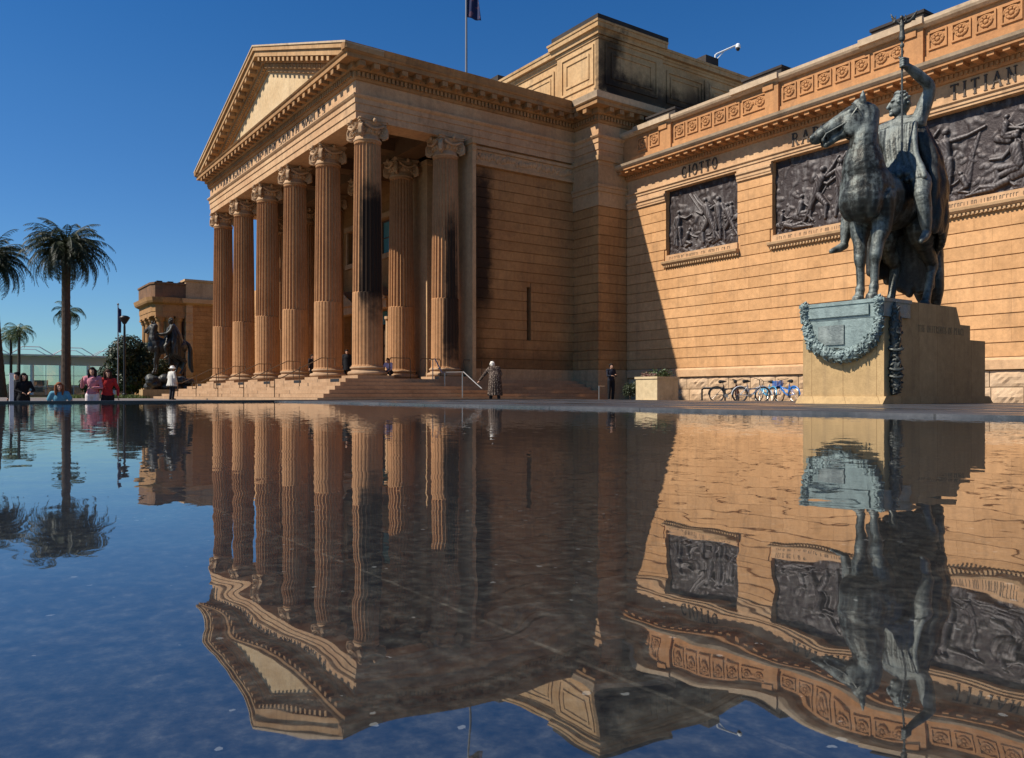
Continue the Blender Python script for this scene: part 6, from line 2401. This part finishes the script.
bike(bp(728, 31.4), R(38), 'dark bicycle with black frame, left end of the rack', (0.02, 0.02, 0.022), 'black', lean=.08)
bike(bp(738, 30.8), R(125), 'dark red bicycle leaning against the rack beside the white one', (0.07, 0.012, 0.012), 'red', lean=-.10)
bike(bp(751, 30.2), R(58), 'white bicycle leaning at the middle of the rack', (0.55, 0.56, 0.56), 'white', lean=.14)
bike(bp(764, 31.2), R(160), 'bright blue hire bicycle low behind the white one', (0.05, 0.33, 0.55), 'cyan', lean=.2)
bike(bp(787, 30.4), R(165), 'blue hire bicycle with front basket at the right end of the rack', (0.012, 0.16, 0.50), 'blue', basket=True, lean=-.05)
rkm = empty('bicycle_rack', bp(750, 31.6), 0, 'black tubular bicycle rack in front of the wing wall', 'bicycle rack')
base = Vector(rkm.location)
for px in (702, 776):
    a = bp(px, 32.0) - base; b = bp(px + 23, 31.4) - base
    m = MB(); m.tube([a, a + Vector((0, 0, .46)), a + Vector((0, 0, .54)) + (b - a) * .08, b + Vector((0, 0, .54)) - (b - a) * .08, b + Vector((0, 0, .46)), b], .035, 8)
    m.build('hoop', M['black_metal'], rkm)
a = bp(724, 32.0) - base; b = bp(777, 31.4) - base
m = MB(); m.tube([a + Vector((0, 0, .50)), b + Vector((0, 0, .50))], .025, 8)
m.build('rail', M['black_metal'], rkm)

# ================================================================== handrails
def handrail(pts_posts, rail_pts, label, mat, group='handrails on the portico steps', r=.022):
    base = Vector(pts_posts[0][0])
    root = empty('handrail', base, 0, label, 'handrail', group)
    m = MB(); m.tube([Vector(p) - base for p in rail_pts], r, 8)
    m.build('rail', mat, root)
    for a, b in pts_posts:
        q = MB(); q.tube([Vector(a) - base, Vector(b) - base], r * .9, 8); q.lathe([(.05, 0), (.05, .02)], (Vector(a) - base), 10)
        q.build('post', mat, root)
    return root


def front_rail(x, label, mat, long=False):
    y0, z0 = 14.1, ZF
    y1, z1 = (11.7, G)
    H_ = .95
    if long: y1 = 11.3
    rp = [(x, y0 + .35, z0 + H_ - .35), (x, y0 + .35, z0 + H_), (x, y0 - .3, z0 + H_), (x, y1 + .25, z1 + H_ + .02), (x, y1 - .2, z1 + H_), (x, y1 - .2, z1 + H_ - .35), (x, y1, z1 + H_ - .35)]
    handrail([((x, y0, z0), (x, y0, z0 + H_)), ((x, (y0 + y1) / 2 - .1, G + .5), (x, (y0 + y1) / 2 - .1, (z0 + z1) / 2 + H_ + .05)), ((x, y1, z1), (x, y1, z1 + H_))], rp, label, mat)


for x, lb in ((-51.5, 'brass handrail furthest left on the front steps'), (-47.2, 'brass handrail between the second and third front columns from the left'), (-42.85, 'brass handrail on the middle of the front steps'),
              (-38.5, 'brass handrail between the fourth and fifth front columns from the left'), (-34.2, 'brass handrail nearest the portico corner on the front steps')):
    front_rail(x, lb, M['rail'])
# loops along the platform edge between the side columns
for y, lb in ((16.2, 'brass rail loop on the platform just behind the corner column'), (17.7, 'brass rail loop before the rear side column'), (19.9, 'brass rail loop beside the corner pilaster')):
    x = XR + .35
    handrail([((x, y - .5, ZF), (x, y - .5, ZF + .85)), ((x, y + .5, ZF), (x, y + .5, ZF + .85))], [(x, y - .5, ZF + .8), (x, y - .45, ZF + .9), (x, y + .45, ZF + .9), (x, y + .5, ZF + .8)], lb, M['rail'])
# steel rail going down the side steps
ysr = 17.9
X_ = [-31.75, -31.15, -30.75, -28.85, -27.75, -27.45]
handrail([((X_[1] - .3, ysr, ZF), (X_[1] - .3, ysr, 1.55)), ((X_[2] + .35, ysr, -.05), (X_[2] + .35, ysr, .94)), ((X_[3] - .1, ysr, G), (X_[3] - .1, ysr, .92))],
         [(X_[0], ysr, 1.55), (X_[1] - .1, ysr, 1.55), (X_[2] + .1, ysr, .94), (X_[3], ysr, .92), (X_[4], ysr, .36), (X_[5], ysr, .22)], 'pale steel handrail going down the side steps beside the white haired woman', M['steel'], r=.028)
q = at(599, 34.8)
handrail([((q.x, q.y, G), (q.x, q.y, G + .62))], [(q.x, q.y, G + .55), (q.x, q.y, G + .64), (q.x + .02, q.y + .3, G + .64)], 'short steel rail post at the foot of the tower near the person in black', M['steel'])
# ================================================================== camera, light, world
cam = bpy.data.cameras.new('camera')
cam.sensor_width = 36.0
cam.lens = 36.0 * F / 1024.0
cam.shift_y = 15.0 / 1024.0
cam.clip_start = 0.02
cam.clip_end = 9000
co_ = bpy.data.objects.new('camera', cam)
co_.location = (0, 0, 0)
co_.rotation_euler = (PI / 2, 0, RZ)
COL.objects.link(co_)
scene.camera = co_

sdir = Vector((0.372, 1.0, -1.11)).normalized()
sun = bpy.data.lights.new('sun', 'SUN')
sun.energy = 4.9
sun.angle = R(0.53)
sun.color = (1.0, 0.93, 0.82)
so = bpy.data.objects.new('sun', sun)
so.rotation_euler = sdir.to_track_quat('-Z', 'Y').to_euler()
so.location = (-20, -30, 60)
COL.objects.link(so)

wd = bpy.data.worlds.new('World')
scene.world = wd
wd.use_nodes = True
t = wd.node_tree
t.nodes.clear()
sky = t.nodes.new('ShaderNodeTexSky')
sky.sky_type = 'NISHITA'
sky.sun_disc = False
to_sun = -sdir
sky.sun_elevation = math.asin(to_sun.z)
sky.sun_rotation = math.atan2(to_sun.x, to_sun.y)
sky.altitude = 0
sky.air_density = 1.0
sky.dust_density = 0.0
sky.ozone_density = 3.0
hsn = None
gm = t.nodes.new('ShaderNodeGamma'); gm.inputs[1].default_value = 1.0
hs = t.nodes.new('ShaderNodeHueSaturation'); hs.inputs['Hue'].default_value = 0.508
hs.inputs['Saturation'].default_value = 1.36
bg = t.nodes.new('ShaderNodeBackground')
bg.inputs['Strength'].default_value = 0.074
ow = t.nodes.new('ShaderNodeOutputWorld')
t.links.new(sky.outputs[0], gm.inputs[0]); t.links.new(gm.outputs[0], hs.inputs['Color']); tc = t.nodes.new('ShaderNodeTexCoord'); sx = t.nodes.new('ShaderNodeSeparateXYZ'); t.links.new(tc.outputs['Generated'], sx.inputs[0])
rp = t.nodes.new('ShaderNodeValToRGB'); t.links.new(sx.outputs[2], rp.inputs[0])
rp.color_ramp.elements[0].position = 0.0; rp.color_ramp.elements[0].color = (0.46, 0.69, 0.88, 1)
rp.color_ramp.elements[1].position = 0.32; rp.color_ramp.elements[1].color = (1, 1, 1, 1)
e_ = rp.color_ramp.elements.new(0.12); e_.color = (0.70, 0.87, 1.0, 1)
mm = t.nodes.new('ShaderNodeMix'); mm.data_type = 'RGBA'; mm.blend_type = 'MULTIPLY'; mm.inputs[0].default_value = 1.0
t.links.new(hs.outputs[0], mm.inputs[6]); t.links.new(rp.outputs[0], mm.inputs[7]); t.links.new(mm.outputs[2], bg.inputs[0]); t.links.new(bg.outputs[0], ow.inputs[0])

scene.view_settings.view_transform = 'Standard'
scene.view_settings.look = 'None'
scene.view_settings.exposure = 0.50
scene.view_settings.gamma = 1.0
scene.view_settings.use_curve_mapping = False
scene.cycles.max_bounces = 8
scene.cycles.diffuse_bounces = 3
scene.cycles.glossy_bounces = 4
scene.cycles.transparent_max_bounces = 12
